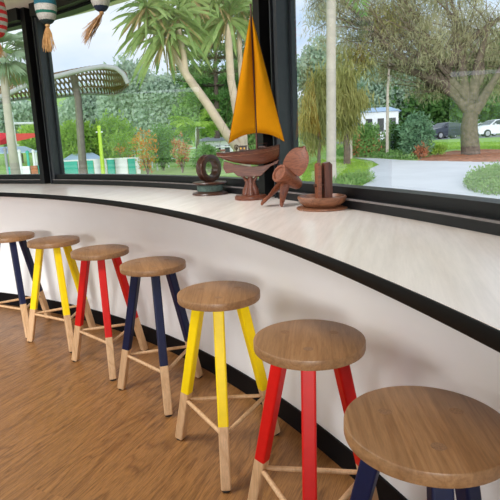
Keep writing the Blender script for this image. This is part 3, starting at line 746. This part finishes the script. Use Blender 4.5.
# slim pale trunks
for px, dist, y1, r, lab in ((387.5, 24, 20, .075, 'slim pale trunk standing behind the hedge right of the glass reflection'), (350.8, 24, 60, .085, 'slim white-barked tree close to the brown weeping tree trunk')):
    b = foot(px, dist); tp_ = at(px+1, y1, dist); t = thing('slim_tree', lab, 'tree', b)
    m = MB(); limb(m, (0, 0, -.1), tp_-b, r, r*.6, .03, 6, 10); m.build('trunk', M['bark_pale'], t, sm=60)
    V, F_ = cloud([((tp_-b).x, (tp_-b).y, (tp_-b).z, 1.0, 1.0, .9)], 90, 14, .2, .35, .05, 1.6); np_mesh('foliage', V, F_, M['willowy'], t)
# shrubs and beds
def shrub(name, label, px, py0, py1, hw, dist, mat, n=160, per=12, L=.14, W=.05, mat2=None, group=None, cat='shrub', droop=-.4):
    b = foot(px, dist); c = at(px, (py0+py1)/2, dist); rz = abs(py1-py0)/2*dist/F*1.02; rx = hw*dist/F
    t = thing(name, label, cat, b, group=group); m = MB()
    for k in range(5):
        a = 2*PI*k/5; limb(m, (0, 0, -.05), (rx*.5*math.cos(a), rx*.5*math.sin(a), max(.1, (c-b).z)), .03, .01, .1, 4, 5)
    m.build('stem', M['twig'], t)
    q = c-b; V, F_ = cloud([(q.x, q.y, q.z, rx, min(rx, 1.4), rz)], n, per, min(rz, rx)*.14, L, W, droop); np_mesh('foliage', V, F_, mat, t)
    if mat2: V, F_ = cloud([(q.x, q.y, q.z-rz*.3, rx*.9, min(rx, 1.4), rz*.7)], n//3, per, min(rz, rx)*.14, L*.8, W, droop); np_mesh('flowers', V, F_, mat2, t)
    return t
shrub('round_shrub', 'tall blue-green shrub with reddish base at the far edge of the path', 416, 118, 158, 14, 23, M['bluegreen'], 240, 14, .22, .07, None)
shrub('leafy_shrub', 'low reddish-brown shrub at the foot of the tall blue-green one', 421, 144, 158, 6, 22.5, M['rust'], 60, 10, .15, .04)
shrub('leafy_shrub', 'mid-green shrub left of the slim pale trunk beyond the path', 366, 126, 157, 17, 25, M['mgreen'], 240, 12, .2, .07, M['rust'])
shrub('leafy_shrub', 'low yellow-green shrub between the path and the parked cars', 436, 146, 154, 8, 24, M['bright'], 120, 10, .16, .05)
shrub('leafy_shrub', 'dark green shrub between the slim pale trunk and the tall blue-green shrub', 396, 124, 156, 11, 26, M['dgreen'], 200, 12, .2, .07)
def bed(name, label, outline, mat, n, h, L, W, cat='ground cover', kind=None, droop=-1.5):
    P_ = np.array(G(outline)); lo, hi = P_.min(0), P_.max(0); pts = []
    def inside(x, y):
        c = False; j = len(P_)-1
        for i in range(len(P_)):
            if (P_[i, 1] > y) != (P_[j, 1] > y) and x < (P_[j, 0]-P_[i, 0])*(y-P_[i, 1])/(P_[j, 1]-P_[i, 1])+P_[i, 0]: c = not c
            j = i
        return c
    while len(pts) < n:
        x, y = rng.uniform(lo, hi)
        if inside(x, y): pts.append((x, y, gz(x, y)+abs(rng.normal())*h*.5))
    pts = np.array(pts); c0 = pts.mean(0); c0[2] = gz(c0[0], c0[1])
    V, F_ = blades(pts-c0, unit(rng.normal(size=(n, 3))+np.array([0, 0, -droop])), L*rng.uniform(.6, 1.3, n), W, .1)
    o = np_mesh(name, V, F_, mat); o.location = c0; return tag(o, label, cat, kind=kind or 'stuff')
bed('ground_cover', 'soft green ground cover along the far edge of the path', [(340, 157.5), (356, 157.6), (380, 158.5), (412, 160.5), (428, 157), (436, 152), (420, 149), (350, 150), (335, 153)], M['mgreen'], 9000, .22, .13, .05)
bed('ground_cover', 'light green clipped ground cover at the near right corner of the path', [(464, 185), (470, 178), (484, 172), (510, 167), (560, 170), (560, 200), (484, 196), (468, 191)], M['mgreen'], 9000, .20, .09, .045)
bed('lawn_blades', 'bright mown lawn left of the concrete path', [(300, 168), (322, 160), (350, 159), (378, 165.5), (366, 170.5), (364, 176), (345, 180), (300, 196)], M['bright'], 9000, .02, .07, .03, 'grass')
bed('lawn_blades', 'strip of lawn between the shrubs and the parked cars', [(426, 150), (500, 149.5), (560, 149), (560, 143), (426, 143)], M['bright'], 5000, .02, .12, .06, 'grass')
def strappy(px, py, dist_py, label):
    b = gpt(px, py); t = thing('strappy_plant', label, 'plant', b, group=None); n = 70
    V, F_ = blades(np.concatenate([rng.normal(size=(n, 2))*.05, np.zeros((n, 1))], 1), unit(np.concatenate([rng.normal(size=(n, 2))*.7, np.ones((n, 1))], 1)), rng.uniform(.35, .62, n), .035, .55, 4)
    np_mesh('leaves', V, F_, M['dgreen'] if px % 2 else M['mgreen'], t)
for px, py, lab in ((345, 184, 'strappy-leaved plant just right of the palm trunk base'), (355, 181, 'strappy-leaved plant, second from the palm trunk base'), (364, 182, 'strappy-leaved plant at the tip of the lawn next to the path'), (338, 189, 'strappy-leaved plant directly in front of the palm trunk'), (318, 186, 'strappy-leaved plant seen behind the upright wood cheeks')): strappy(px, py, 0, lab)
bed('ground_cover', 'leafy ground cover around the strappy plants by the window', [(312, 205), (316, 183), (340, 182), (362, 178), (374, 178), (370, 183), (352, 190), (330, 205)], M['mgreen'], 3500, .2, .14, .035)
# ---- parked cars
def car(x, y, rz, paint, label, z):
    t = thing('parked_car', label, 'car', (x, y, z), rz, group='parked cars')
    prof = [(-2.2, .35), (-2.25, .62), (-2.15, .88), (-1.9, .96), (-1.45, 1.0), (-.85, 1.40), (.25, 1.46), (.55, 1.42), (1.15, 1.02), (1.9, .90), (2.2, .74), (2.25, .45), (2.15, .28), (-2.1, .26)]
    W2 = .88; st_ = [(-1, .80), (-.86, 1), (0, 1.0), (.86, 1), (1, .80)]; V = []; n = len(prof)
    for s, sc_ in st_:
        for px_, pz in prof:
            tap = 1-.22*max(0, pz-.9)/.5; V.append((px_*(1 if abs(s) < .9 else .985), s*W2*tap, .3+(pz-.3)*(1 if abs(s) < .9 else .97)))
    Fc = []
    for i in range(4):
        for k in range(n): Fc.append((i*n+k, i*n+(k+1) % n, (i+1)*n+(k+1) % n, (i+1)*n+k))
    Fc += [tuple(range(n)), tuple(range(4*n, 5*n))]
    MB().add(V, Fc).build('body', paint, t, sm=35)
    for sg in (-1, 1):
        g = [(-1.25, 1.03), (-.80, 1.35), (.22, 1.40), (.5, 1.36), (.98, 1.03)]
        V = [(a, sg*(W2*(1-.22*max(0, b-.9)/.5)+.006), b) for a, b in g]; MB().add(V, [tuple(range(5))]).build('side_window', M['carglass'], t)
    MB().add([(.58, -.62, 1.405), (.58, .62, 1.405), (1.13, .72, 1.045), (1.13, -.72, 1.045)], [(0, 1, 2, 3)]).build('windscreen', M['carglass'], t)
    MB().add([(-.88, -.62, 1.39), (-.88, .62, 1.39), (-1.43, .72, 1.03), (-1.43, -.72, 1.03)], [(0, 1, 2, 3)]).build('rear_window', M['carglass'], t)
    for wx in (-1.4, 1.4):
        for sg in (-1, 1):
            Mx_ = Matrix.Translation((wx, sg*.84, .32))@Matrix.Rotation(PI/2, 4, 'X')
            wl = MB().lathe([(.001, -.1), (.30, -.1), (.32, -.07), (.32, .07), (.30, .1), (.001, .1)], 24, M=Mx_).build('wheel', M['tyre'], t, sm=40)
            MB().lathe([(.001, -.112), (.2, -.112), (.2, .112), (.001, .112)], 16, M=Mx_).build('hub_cap', M['wheel'], wl, sm=40)
    for sg in (-1, 1):
        MB().box((2.16, sg*.62, .72), (.12, .34, .14)).build('headlight', M['lampglass'], t, bev=.02)
        MB().box((.75, sg*.93, 1.05), (.12, .16, .10)).build('wing_mirror', paint, t, bev=.02)
for px, dist, rz, pn, lab in ((431, 62, 205, 'car_silver', 'silver car, leftmost of the parked row beyond the lawn'), (446, 51, 200, 'car_black', 'dark car parked beside the leftmost silver one'), (459, 59, 200, 'car_white', 'white car partly hidden by the left side of the she-oak trunk'), (478, 64, 195, 'car_silver', 'silver car just right of the she-oak trunk'), (496, 50, 188, 'car_white', 'white car nearest the window at the right edge')):
    p = at(px, 138, dist); car(p.x, p.y, math.radians(rz), M[pn], lab, gz(p.x, p.y)+.02)
# ---- white building behind the cars
def building(name, label, px0, px1, py_top, py_bot, dist, wall, roof, rows=1, cols=4, rh=.5, depth=5):
    a, b = at(px0, py_bot, dist), at(px1, py_bot, dist); top = at((px0+px1)/2, py_top, dist).z; zb = min(a.z, gz(a.x, a.y)) if a.z-gz(a.x, a.y) < 4 else a.z-1.0
    c = (a+b)/2; ang_ = math.atan2(b.y-a.y, b.x-a.x); w_ = (b-a).length; h = top-zb
    t = thing(name, label, 'building', (c.x, c.y, zb), ang_)
    MB().box((0, depth/2, h/2), (w_, depth, h)).build('walls', wall, t)
    e = .3; MB().add([(-w_/2-e, -e, h), (w_/2+e, -e, h), (w_/2+e, depth+e, h), (-w_/2-e, depth+e, h), (-w_/2+.8, depth/2, h+rh), (w_/2-.8, depth/2, h+rh)], [(0, 1, 5, 4), (2, 3, 4, 5), (0, 4, 3), (1, 2, 5), (3, 2, 1, 0)]).build('roof', roof, t)
    for r in range(rows):
        for k in range(cols):
            cw = w_/cols; MB().box((-w_/2+cw*(k+.5), -.02, h*(r+.55)/rows), (cw*.55, .08, h/rows*.45)).build('window', M['darkwin'], t)
    return t
building('low_building', 'low white building seen between the trunks behind the car park', 405, 520, 121, 137, 105, M['white'], M['greysteel'], 1, 9, .8)
building('low_building', 'white building behind the hedge left of the slim pale trunk', 352, 398, 112, 142, 60, M['white'], M['paleblue'], 1, 4, .6)
# ---- left: pandanus just outside
base = Vector((at(262, 170, 10.5).x, at(262, 170, 10.5).y, -.02)); DP = 10.5
t = thing('pandanus_tree', 'forked pandanus tree with leaning pale trunks and spiky crowns left of the boat', 'tree', base); m = MB()
def limb_px(q, r0, r1, d0=DP, d1=DP):
    pts = [at(px, py, d0+(d1-d0)*i/(len(q)-1))-base for i, (px, py) in enumerate(q)]; m.tube(pts, [r0+(r1-r0)*i/(len(q)-1) for i in range(len(q))], 10)
m.tube([Vector((0, 0, -.1)), at(238, 148, DP)-base, at(226, 133, DP)-base], [.12, .105, .10], 10)
limb_px([(238, 148), (226, 133), (208, 105), (190, 80), (183, 70)], .10, .075)
limb_px([(185, 73), (177, 60), (171, 50), (166, 40)], .07, .055)
limb_px([(186, 74), (184, 56), (180, 38), (177, 22)], .06, .05)
limb_px([(244, 156), (238, 120), (231, 80), (229, 50), (228, 26)], .085, .075, DP, DP+.5)
limb_px([(246, 156), (243, 110), (240, 60), (239, 20)], .055, .05, DP, DP+1)
m.build('trunk', M['bark_pan'], t, sm=60)
heads = [(166, 38, DP, 1.0), (158, 22, DP+.3, 1.0), (177, 18, DP, .95), (146, 8, DP, .85), (228, 18, DP+.5, 1.0), (239, 8, DP+1, .9), (215, 0, DP+.6, .8), (258, 16, DP+1.2, .8), (192, 0, DP+.4, .8)]
parts = []; dparts = []
for px, py, dd_, s in heads:
    c = np.array(list(at(px, py, dd_)-base)); n = 60
    th_ = rng.uniform(0, 2*PI, n); el = rng.uniform(-.55, 1.2, n); dr = np.stack([np.cos(th_)*np.cos(el), np.sin(th_)*np.cos(el), np.sin(el)], 1)
    parts.append(blades(np.repeat(c[None], n, 0)+dr*.05, dr, s*rng.uniform(.6, 1.0, n), .075*s, .5, 6))
    n = 16; th_ = rng.uniform(0, 2*PI, n); dr = unit(np.stack([np.cos(th_)*.8, np.sin(th_)*.8, -np.ones(n)*.5], 1)); dparts.append(blades(np.repeat(c[None], n, 0), dr, s*.8*rng.uniform(.7, 1.1, n), .04, .35, 5))
V, F_ = cat_(parts); np_mesh('leaves', V, F_, M['pandanus'], t)
V, F_ = cat_(dparts); np_mesh('dry_leaves', V, F_, M['dead'], t)
# ---- fan palm at the far left
DF = 14; b = foot(13, DF); c = at(2, 52, DF)
t = thing('fan_palm', 'fan palm with grey-green crown seen through the leftmost window', 'palm tree', b); m = MB()
pts = [Vector((0, 0, -.1)), at(11, 140, DF)-b, at(7, 105, DF)-b, at(4, 75, DF)-b, c-b]; m.tube(pts, [.13, .10, .095, .095, .12], 12); m.build('trunk', M['bark_pale'], t, sm=60)
parts = []; m = MB()
for k in range(26):
    a = 2*PI*k/26*2.4; e = random.uniform(-.7, 1.1); d0 = np.array([math.cos(a)*math.cos(e), math.sin(a)*math.cos(e), math.sin(e)]); c0 = np.array(list(c-b)); h0 = c0+d0*.42-np.array([0, 0, .05])
    m.tube([c0, h0], [.014, .01], 5); side = np.cross(d0, [0, 0, 1]); side /= np.linalg.norm(side); upv = np.cross(side, d0); n = 24
    an = np.linspace(-1.35, 1.35, n)[:, None]; dr = unit(d0[None]*np.cos(an)+(side*.9+upv*random.uniform(-.4, .4))[None]*np.sin(an)); parts.append(blades(np.repeat(h0[None], n, 0), dr, .55*rng.uniform(.85, 1.1, n), .05, .28, 4))
m.build('leaf_stalk', M['mgreen'], t); V, F_ = cat_(parts); np_mesh('leaves', V, F_, M['fan'], t)
n = 60; th_ = rng.uniform(0, 2*PI, n); dr = unit(np.stack([np.cos(th_)*.8, np.sin(th_)*.8, -np.ones(n)*1.0], 1)); V, F_ = blades(np.repeat(np.array(list(c-b))[None], n, 0), dr, .7*rng.uniform(.6, 1.1, n), .03, .3, 4); np_mesh('dry_leaves', V, F_, M['dead'], t)
# ---- domed shade pavilion with lattice roof
DV = 23; cb = at(68, 150, DV); cb.z = gz(cb.x, cb.y)
t = thing('shade_pavilion', 'curved shade pavilion with pale edge, brown lattice roof and one thick column', 'pavilion', cb)
near = [at(px, py, DV)-cb for px, py in ((-20, 111), (-4, 101), (8, 95.5), (27, 86.5), (40, 82.5), (53, 79), (72, 74), (90, 70), (104, 67.8), (116, 69.5), (124, 76), (128, 85))]
farr = [at(px, py, DV+5)-cb for px, py in ((-20, 113), (-4, 104), (10, 100), (27, 98), (40, 98), (55, 97), (72, 95), (90, 93), (104, 94), (114, 95), (121, 92), (127, 87))]
def along(L_, u): x_ = u*(len(L_)-1); i_ = min(len(L_)-2, int(x_)); return L_[i_].lerp(L_[i_+1], x_-i_)
def roofp(u, v_): return along(near, u).lerp(along(farr, u), v_)+Vector((0, 0, .55*math.sin(PI*v_)))
m = MB()
for k in range(46): m.tube([roofp(k/45, v_/6) for v_ in range(7)], .04, 4)
for k in range(1, 9): m.tube([roofp(i/24, k/8) for i in range(25)], .035, 4)
for k in range(-8, 46):
    pts_ = [(k/45+.16*v_/8, v_/8) for v_ in range(9)]; pts_ = [q_ for q_ in pts_ if 0 <= q_[0] <= 1]
    if len(pts_) > 1: m.tube([roofp(*q_)+Vector((0, 0, .04)) for q_ in pts_], .035, 4)
m.build('lattice', M['thatch'], t)
MB().tube([along(near, i/40)+Vector((0, 0, .06)) for i in range(41)], .10, 8).build('rim', M['roofgrey'], t, sm=50)
MB().tube([along(farr, i/40) for i in range(41)], .08, 8).build('rear_beam', M['roofgrey'], t, sm=50)
q0, q1 = at(83, 172, DV+1.5)-cb, at(78, 98, DV+1.5)-cb; q0.z = 0; m = MB(); m.tube([q0, q0.lerp(q1, .5), q1, roofp(.55, .35)], [.19, .17, .16, .14], 12); m.build('column', M['col'], t, sm=60)
# ---- teal and white panel fence, hut, posts, hedges
DT = 27; pts = [62, 78, 87, 93.5, 107, 115, 128, 136, 141]
a = at(62, 172, DT); b = at(141, 172, DT); zb = gz(a.x, a.y); c = (a+b)/2; ang_ = math.atan2(b.y-a.y, b.x-a.x)
t = thing('panel_fence', 'low fence of alternating teal and white panels behind the pavilion column', 'fence', (c.x, c.y, zb), ang_); W3 = (b-a).length; ht = at(100, 160, DT).z-zb
for i in range(len(pts)-1):
    u0, u1 = [(q-62)/79*W3-W3/2 for q in (pts[i], pts[i+1])]; MB().box(((u0+u1)/2, 0, ht/2), (u1-u0-.03, .05, ht)).build('panel', M['teal'] if i % 2 == 0 else M['white'], t)
MB().box((0, 0, ht+.03), (W3, .08, .06)).build('top_rail', M['white'], t)
def canopy(name, label, px0, px1, py_eave, py_ridge, dist, mat, posts_=True, depth=2.5, cat='shelter'):
    a, b = at(px0, py_eave, dist), at(px1, py_eave, dist); c = (a+b)/2; zb = gz(c.x, c.y); ang_ = math.atan2(b.y-a.y, b.x-a.x); w_ = (b-a).length; e = a.z-zb; r = at(px0, py_ridge, dist).z-zb
    t = thing(name, label, cat, (c.x, c.y, zb), ang_)
    MB().add([(-w_/2, 0, e), (w_/2, 0, e), (w_/2, depth, e), (-w_/2, depth, e), (-w_/2*.5, depth/2, r), (w_/2*.5, depth/2, r), (-w_/2, 0, e-.06), (w_/2, 0, e-.06), (w_/2, depth, e-.06), (-w_/2, depth, e-.06)], [(0, 1, 5, 4), (2, 3, 4, 5), (0, 4, 3), (1, 2, 5), (0, 6, 7, 1), (1, 7, 8, 2), (2, 8, 9, 3), (3, 9, 6, 0), (9, 8, 7, 6)]).build('roof', mat, t)
    for x_ in (-w_/2+.1, w_/2-.1):
        for y_ in (.1, depth-.1): MB().tube([(x_, y_, 0), (x_, y_, e-.03)], .045, 8).build('post', M['white'], t)
    return t
canopy('pool_hut', 'low pale blue roofed hut just behind the teal fence', 62, 104, 160, 154, 30, M['paleblue'])
canopy('play_shelter', 'blue-grey roofed play shelter low in the leftmost window', -12, 38, 153, 147, 26, M['paleblue'])
canopy('play_shelter', 'small white peaked shelter under the red shade cloth', 12, 34, 146, 141, 34, M['white'])
# red shade sail on white posts
DS = 30; a, b, c_, d_ = at(-14, 132, DS), at(42, 133, DS), at(-14, 148, DS-1), at(14, 142, DS)
zb = gz(a.x, a.y); t = thing('shade_sail', 'long red shade sail on white poles in the leftmost window', 'shade sail', (a.x, a.y, zb)); o_ = Vector((a.x, a.y, zb))
V = [p-o_ for p in (a, at(14, 133.5, DS), b, at(40, 136, DS), d_, c_)]; MB().add(V+[v+Vector((0, .06, 0)) for v in V], [tuple(range(6)), tuple(range(6, 12))]+[(i, (i+1) % 6, 6+(i+1) % 6, 6+i) for i in range(6)]).build('cloth', M['redcloth'], t)
for px, y0 in ((11.5, 112), (42, 130), (-14, 128)):
    q = at(px, y0, DS)-o_; MB().tube([(q.x, q.y, gz(q.x+o_.x, q.y+o_.y)-zb), q], .07, 8).build('pole', M['white'], t)
q0, q1 = at(11, 123.5, DS)-o_, at(45, 123, DS)-o_; MB().tube([q0, q1], .06, 8).build('cross_bar', M['white'], t)
for k, (px, y0, col_, lab) in enumerate(((5, 150, 'greysteel', 'leftmost grey play post under the blue-grey shelter'), (19, 152, 'white', 'pale play post just right of the fan palm trunk'), (27, 153, 'teal', 'teal play post in the leftmost window'), (33, 152, 'white', 'pale play post nearest the left window post'))):
    b = foot(px, 25); q = at(px, y0, 25); t = thing('play_post', lab, 'post', b, group=None)
    MB().tube([(0, 0, -.05), (0, 0, q.z-b.z)], .06, 10).build('pole', M[col_], t, sm=50); MB().lathe([(.001, 0), (.09, 0), (.07, .08), (.001, .12)], 12, M=Matrix.Translation((0, 0, q.z-b.z))).build('cap', M[col_], t, sm=50)
    MB().box((.2, 0, .45), (.34, .05, .5)).build('play_panel', M[('teal', 'white', 'rust', 'teal')[k]] if k != 2 else M['mulch'], t)
b = foot(101, 25); q = at(99, 128, 25); t = thing('lime_post', 'tall lime-painted post standing in front of the green hedge', 'post', b)
m = MB(); m.tube([(0, 0, -.05), q-b], [.10, .08], 12); m.build('pole', M['lime_post'], t, sm=50); MB().tube([(q-b)-Vector((.16, 0, .18)), (q-b)+Vector((.16, 0, -.18))], .035, 8).build('cross_arm', M['white'], t); MB().lathe([(.001, 0), (.11, 0), (.08, .1), (.001, .12)], 14, M=Matrix.Translation(q-b)).build('cap', M['lime_post'], t, sm=50)
shrub('leafy_shrub', 'bright green hedge shrub left of the lime post', 76, 126, 160, 18, 32, M['bright'], 400, 12, .3, .14)
shrub('leafy_shrub', 'bright green hedge shrub right of the lime post', 112, 122, 160, 22, 33, M['bright'], 500, 12, .3, .14)
shrub('leafy_shrub', 'bright green shrub beside the left window post', 36, 128, 150, 14, 34, M['bright'], 300, 12, .3, .14)
shrub('flowering_shrub', 'orange flowering shrub just right of the teal fence hedge', 124, 134, 162, 12, 29, M['bright'], 60, 10, .2, .07, M['orange'])
shrub('flowering_shrub', 'tall orange flowering shrub at the right end of the teal fence', 146, 130, 170, 12, 26, M['orange'], 60, 9, .18, .06, M['bright'])
shrub('flowering_shrub', 'rusty-orange shrub left of the upright wooden ring', 181, 134, 166, 9, 25, M['rust'], 55, 9, .16, .06, M['bright'])
shrub('leafy_shrub', 'green shrub between the two orange shrubs', 162, 128, 164, 13, 29, M['mgreen'], 260, 12, .22, .08)
shrub('leafy_shrub', 'green shrub behind the upright wooden ring', 208, 146, 172, 14, 24, M['mgreen'], 220, 12, .2, .06)
shrub('leafy_shrub', 'green shrub seen between boat hull and window post', 268, 140, 172, 14, 20, M['mgreen'], 260, 12, .17, .05)
for px, lab in ((156, 'thin white lamp post left of the rusty-orange shrub'), (197, 'thin white lamp post right of the rusty-orange shrub')):
    b = foot(px, 30); q = at(px, 128, 30); t = thing('lamp_post', lab, 'lamp post', b); MB().tube([(0, 0, -.05), (0, 0, q.z-b.z)], [.05, .035], 8).build('pole', M['white'], t, sm=50); MB().box((.25, 0, q.z-b.z), (.55, .14, .07)).build('lamp_head', M['white'], t)
# white railing
a, b = at(118, 152, 34), at(232, 150, 34); zb = gz(a.x, a.y); c = (a+b)/2; ang_ = math.atan2(b.y-a.y, b.x-a.x); w_ = (b-a).length; t = thing('white_railing', 'white post and rail fence behind the orange shrubs', 'railing', (c.x, c.y, zb), ang_)
for h in (.55, 1.15): MB().tube([(-w_/2, 0, h), (w_/2, 0, h)], .04, 6).build('rail', M['white'], t)
for k in range(8): x_ = -w_/2+w_*k/7; MB().tube([(x_, 0, 0), (x_, 0, 1.2)], .05, 6).build('post', M['white'], t)
building('low_building', 'small white building with dark windows behind the upright wooden ring', 196, 232, 141, 154, 37, M['white'], M['greysteel'], 1, 4, .3, 3)
building('hillside_house', 'white two-storey house on the hill in the leftmost window', 6, 28, 101, 113, 80, M['white'], M['greysteel'], 2, 4, .7, 6)
building('hillside_house', 'pale house on the hill just left of the left window post', 31, 46, 106, 116, 96, M['white'], M['mulch'], 1, 3, .9, 6)
building('hillside_house', 'pale house showing between pavilion column and left window post', 60, 80, 112, 120, 78, M['white'], M['roofgrey'], 1, 4, .6, 6)
# ---- trees filling the distance
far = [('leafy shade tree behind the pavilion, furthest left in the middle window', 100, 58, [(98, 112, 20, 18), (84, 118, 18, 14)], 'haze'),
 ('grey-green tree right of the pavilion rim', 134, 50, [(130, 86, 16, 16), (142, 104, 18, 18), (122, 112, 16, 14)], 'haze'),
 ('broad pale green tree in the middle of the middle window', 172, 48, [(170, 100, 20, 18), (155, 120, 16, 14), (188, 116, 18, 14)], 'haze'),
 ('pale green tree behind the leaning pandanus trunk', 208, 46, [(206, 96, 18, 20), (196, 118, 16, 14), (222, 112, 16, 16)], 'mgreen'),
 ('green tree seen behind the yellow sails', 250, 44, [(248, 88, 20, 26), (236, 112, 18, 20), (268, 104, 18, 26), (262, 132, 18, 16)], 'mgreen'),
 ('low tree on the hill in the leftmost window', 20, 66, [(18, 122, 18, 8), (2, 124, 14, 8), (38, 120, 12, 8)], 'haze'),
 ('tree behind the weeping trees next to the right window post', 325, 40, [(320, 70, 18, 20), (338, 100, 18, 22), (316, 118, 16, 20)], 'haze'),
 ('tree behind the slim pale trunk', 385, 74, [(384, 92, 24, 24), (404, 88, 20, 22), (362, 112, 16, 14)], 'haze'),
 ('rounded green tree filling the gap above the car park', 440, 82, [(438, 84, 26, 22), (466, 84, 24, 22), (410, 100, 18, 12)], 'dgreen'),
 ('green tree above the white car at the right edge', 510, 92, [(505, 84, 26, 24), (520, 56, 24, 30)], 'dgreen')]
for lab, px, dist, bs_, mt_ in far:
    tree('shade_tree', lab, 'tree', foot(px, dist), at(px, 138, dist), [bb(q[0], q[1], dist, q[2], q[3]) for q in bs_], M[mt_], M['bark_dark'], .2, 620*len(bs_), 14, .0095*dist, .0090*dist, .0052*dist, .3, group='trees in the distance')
# small palm in mid distance and layered pine
b = foot(196, 30); tp_ = at(198, 126, 30); t = thing('young_palm', 'young bright green palm left of the leaning pandanus trunk', 'palm tree', b); MB().tube([(0, 0, -.1), tp_-b], [.12, .09], 8).build('trunk', M['bark_dark'], t); frond_crown(t, tp_-b, 14, 2.3, M['bright'], .45, .09, .6, .9)
b = foot(217, 38); tp_ = at(214, -5, 38); t = thing('layered_pine', 'dark tiered pine with flat branches between the pandanus trunks', 'tree', b); m = MB(); m.tube([(0, 0, -.1), tp_-b], [.25, .06], 10); bl2 = []
for y_, hw in ((100, 30), (86, 36), (73, 40), (58, 34), (46, 36), (30, 26), (14, 20)):
    c = at(216, y_, 38)-b
    for k in range(9):
        a = 2*PI*k/9+y_; L_ = hw*38/F*random.uniform(.7, 1.1); e = c+Vector((math.cos(a)*L_, math.sin(a)*L_, .12*L_)); m.tube([c, c.lerp(e, .5)-Vector((0, 0, .08)), e], [.06, .04, .02], 5)
        for u in (.45, .62, .8, .97): p_ = c.lerp(e, u); bl2.append((p_.x, p_.y, p_.z, .42, .42, .13))
m.build('trunk', M['bark_dark'], t); V, F_ = cloud(bl2, 1300, 9, .09, .3, .09, -.5); np_mesh('foliage', V, F_, M['dgreen'], t)

# ------------------------------------------------------------------ light
sun = bpy.data.lights.new('sun', 'SUN'); sun.energy = 2.3; sun.angle = math.radians(9); sun.color = (1, .99, .97)
so = link(bpy.data.objects.new('sun', sun))
so.rotation_euler = Vector((.06, 1, -.17)).to_track_quat('-Z', 'Y').to_euler()
w = bpy.data.worlds.new('sky'); bpy.context.scene.world = w; w.use_nodes = True; nt = w.node_tree; bg = nt.nodes['Background']
tc = nt.nodes.new('ShaderNodeTexCoord'); mp = nt.nodes.new('ShaderNodeMapping'); mp.inputs['Scale'].default_value = (1, 1, 2.6); mp.inputs['Location'].default_value = (.3, .1, .2)
nt.links.new(tc.outputs['Generated'], mp.inputs['Vector'])
n1 = noise(nt, mp.outputs[0], 2.3, 5, .55, .3)
c = ramp(nt, n1, [(.38, srgb(168, 192, 218)), (.50, srgb(194, 207, 222)), (.62, srgb(212, 218, 225))])
nt.links.new(c, bg.inputs['Color']); bg.inputs['Strength'].default_value = 1.62
# ------------------------------------------------------------------ camera
cam = bpy.data.cameras.new('camera'); cam.sensor_width = 36; cam.lens = F/500*36; cam.clip_start = .02; cam.clip_end = 500
co = link(bpy.data.objects.new('camera', cam))
mw = Matrix.Identity(4)
for i in range(3): mw[i][0], mw[i][1], mw[i][2], mw[i][3] = _r2[i], _u2[i], -_fw[i], EYE[i]
co.matrix_world = mw
sc = bpy.context.scene; sc.camera = co
sc.view_settings.view_transform = 'Standard'; sc.view_settings.look = 'None'; sc.view_settings.gamma = 1; sc.view_settings.exposure = 0
sc.view_settings.use_curve_mapping = False
sc.cycles.max_bounces = 10; sc.cycles.diffuse_bounces = 5; sc.cycles.transparent_max_bounces = 24; sc.cycles.use_denoising = True
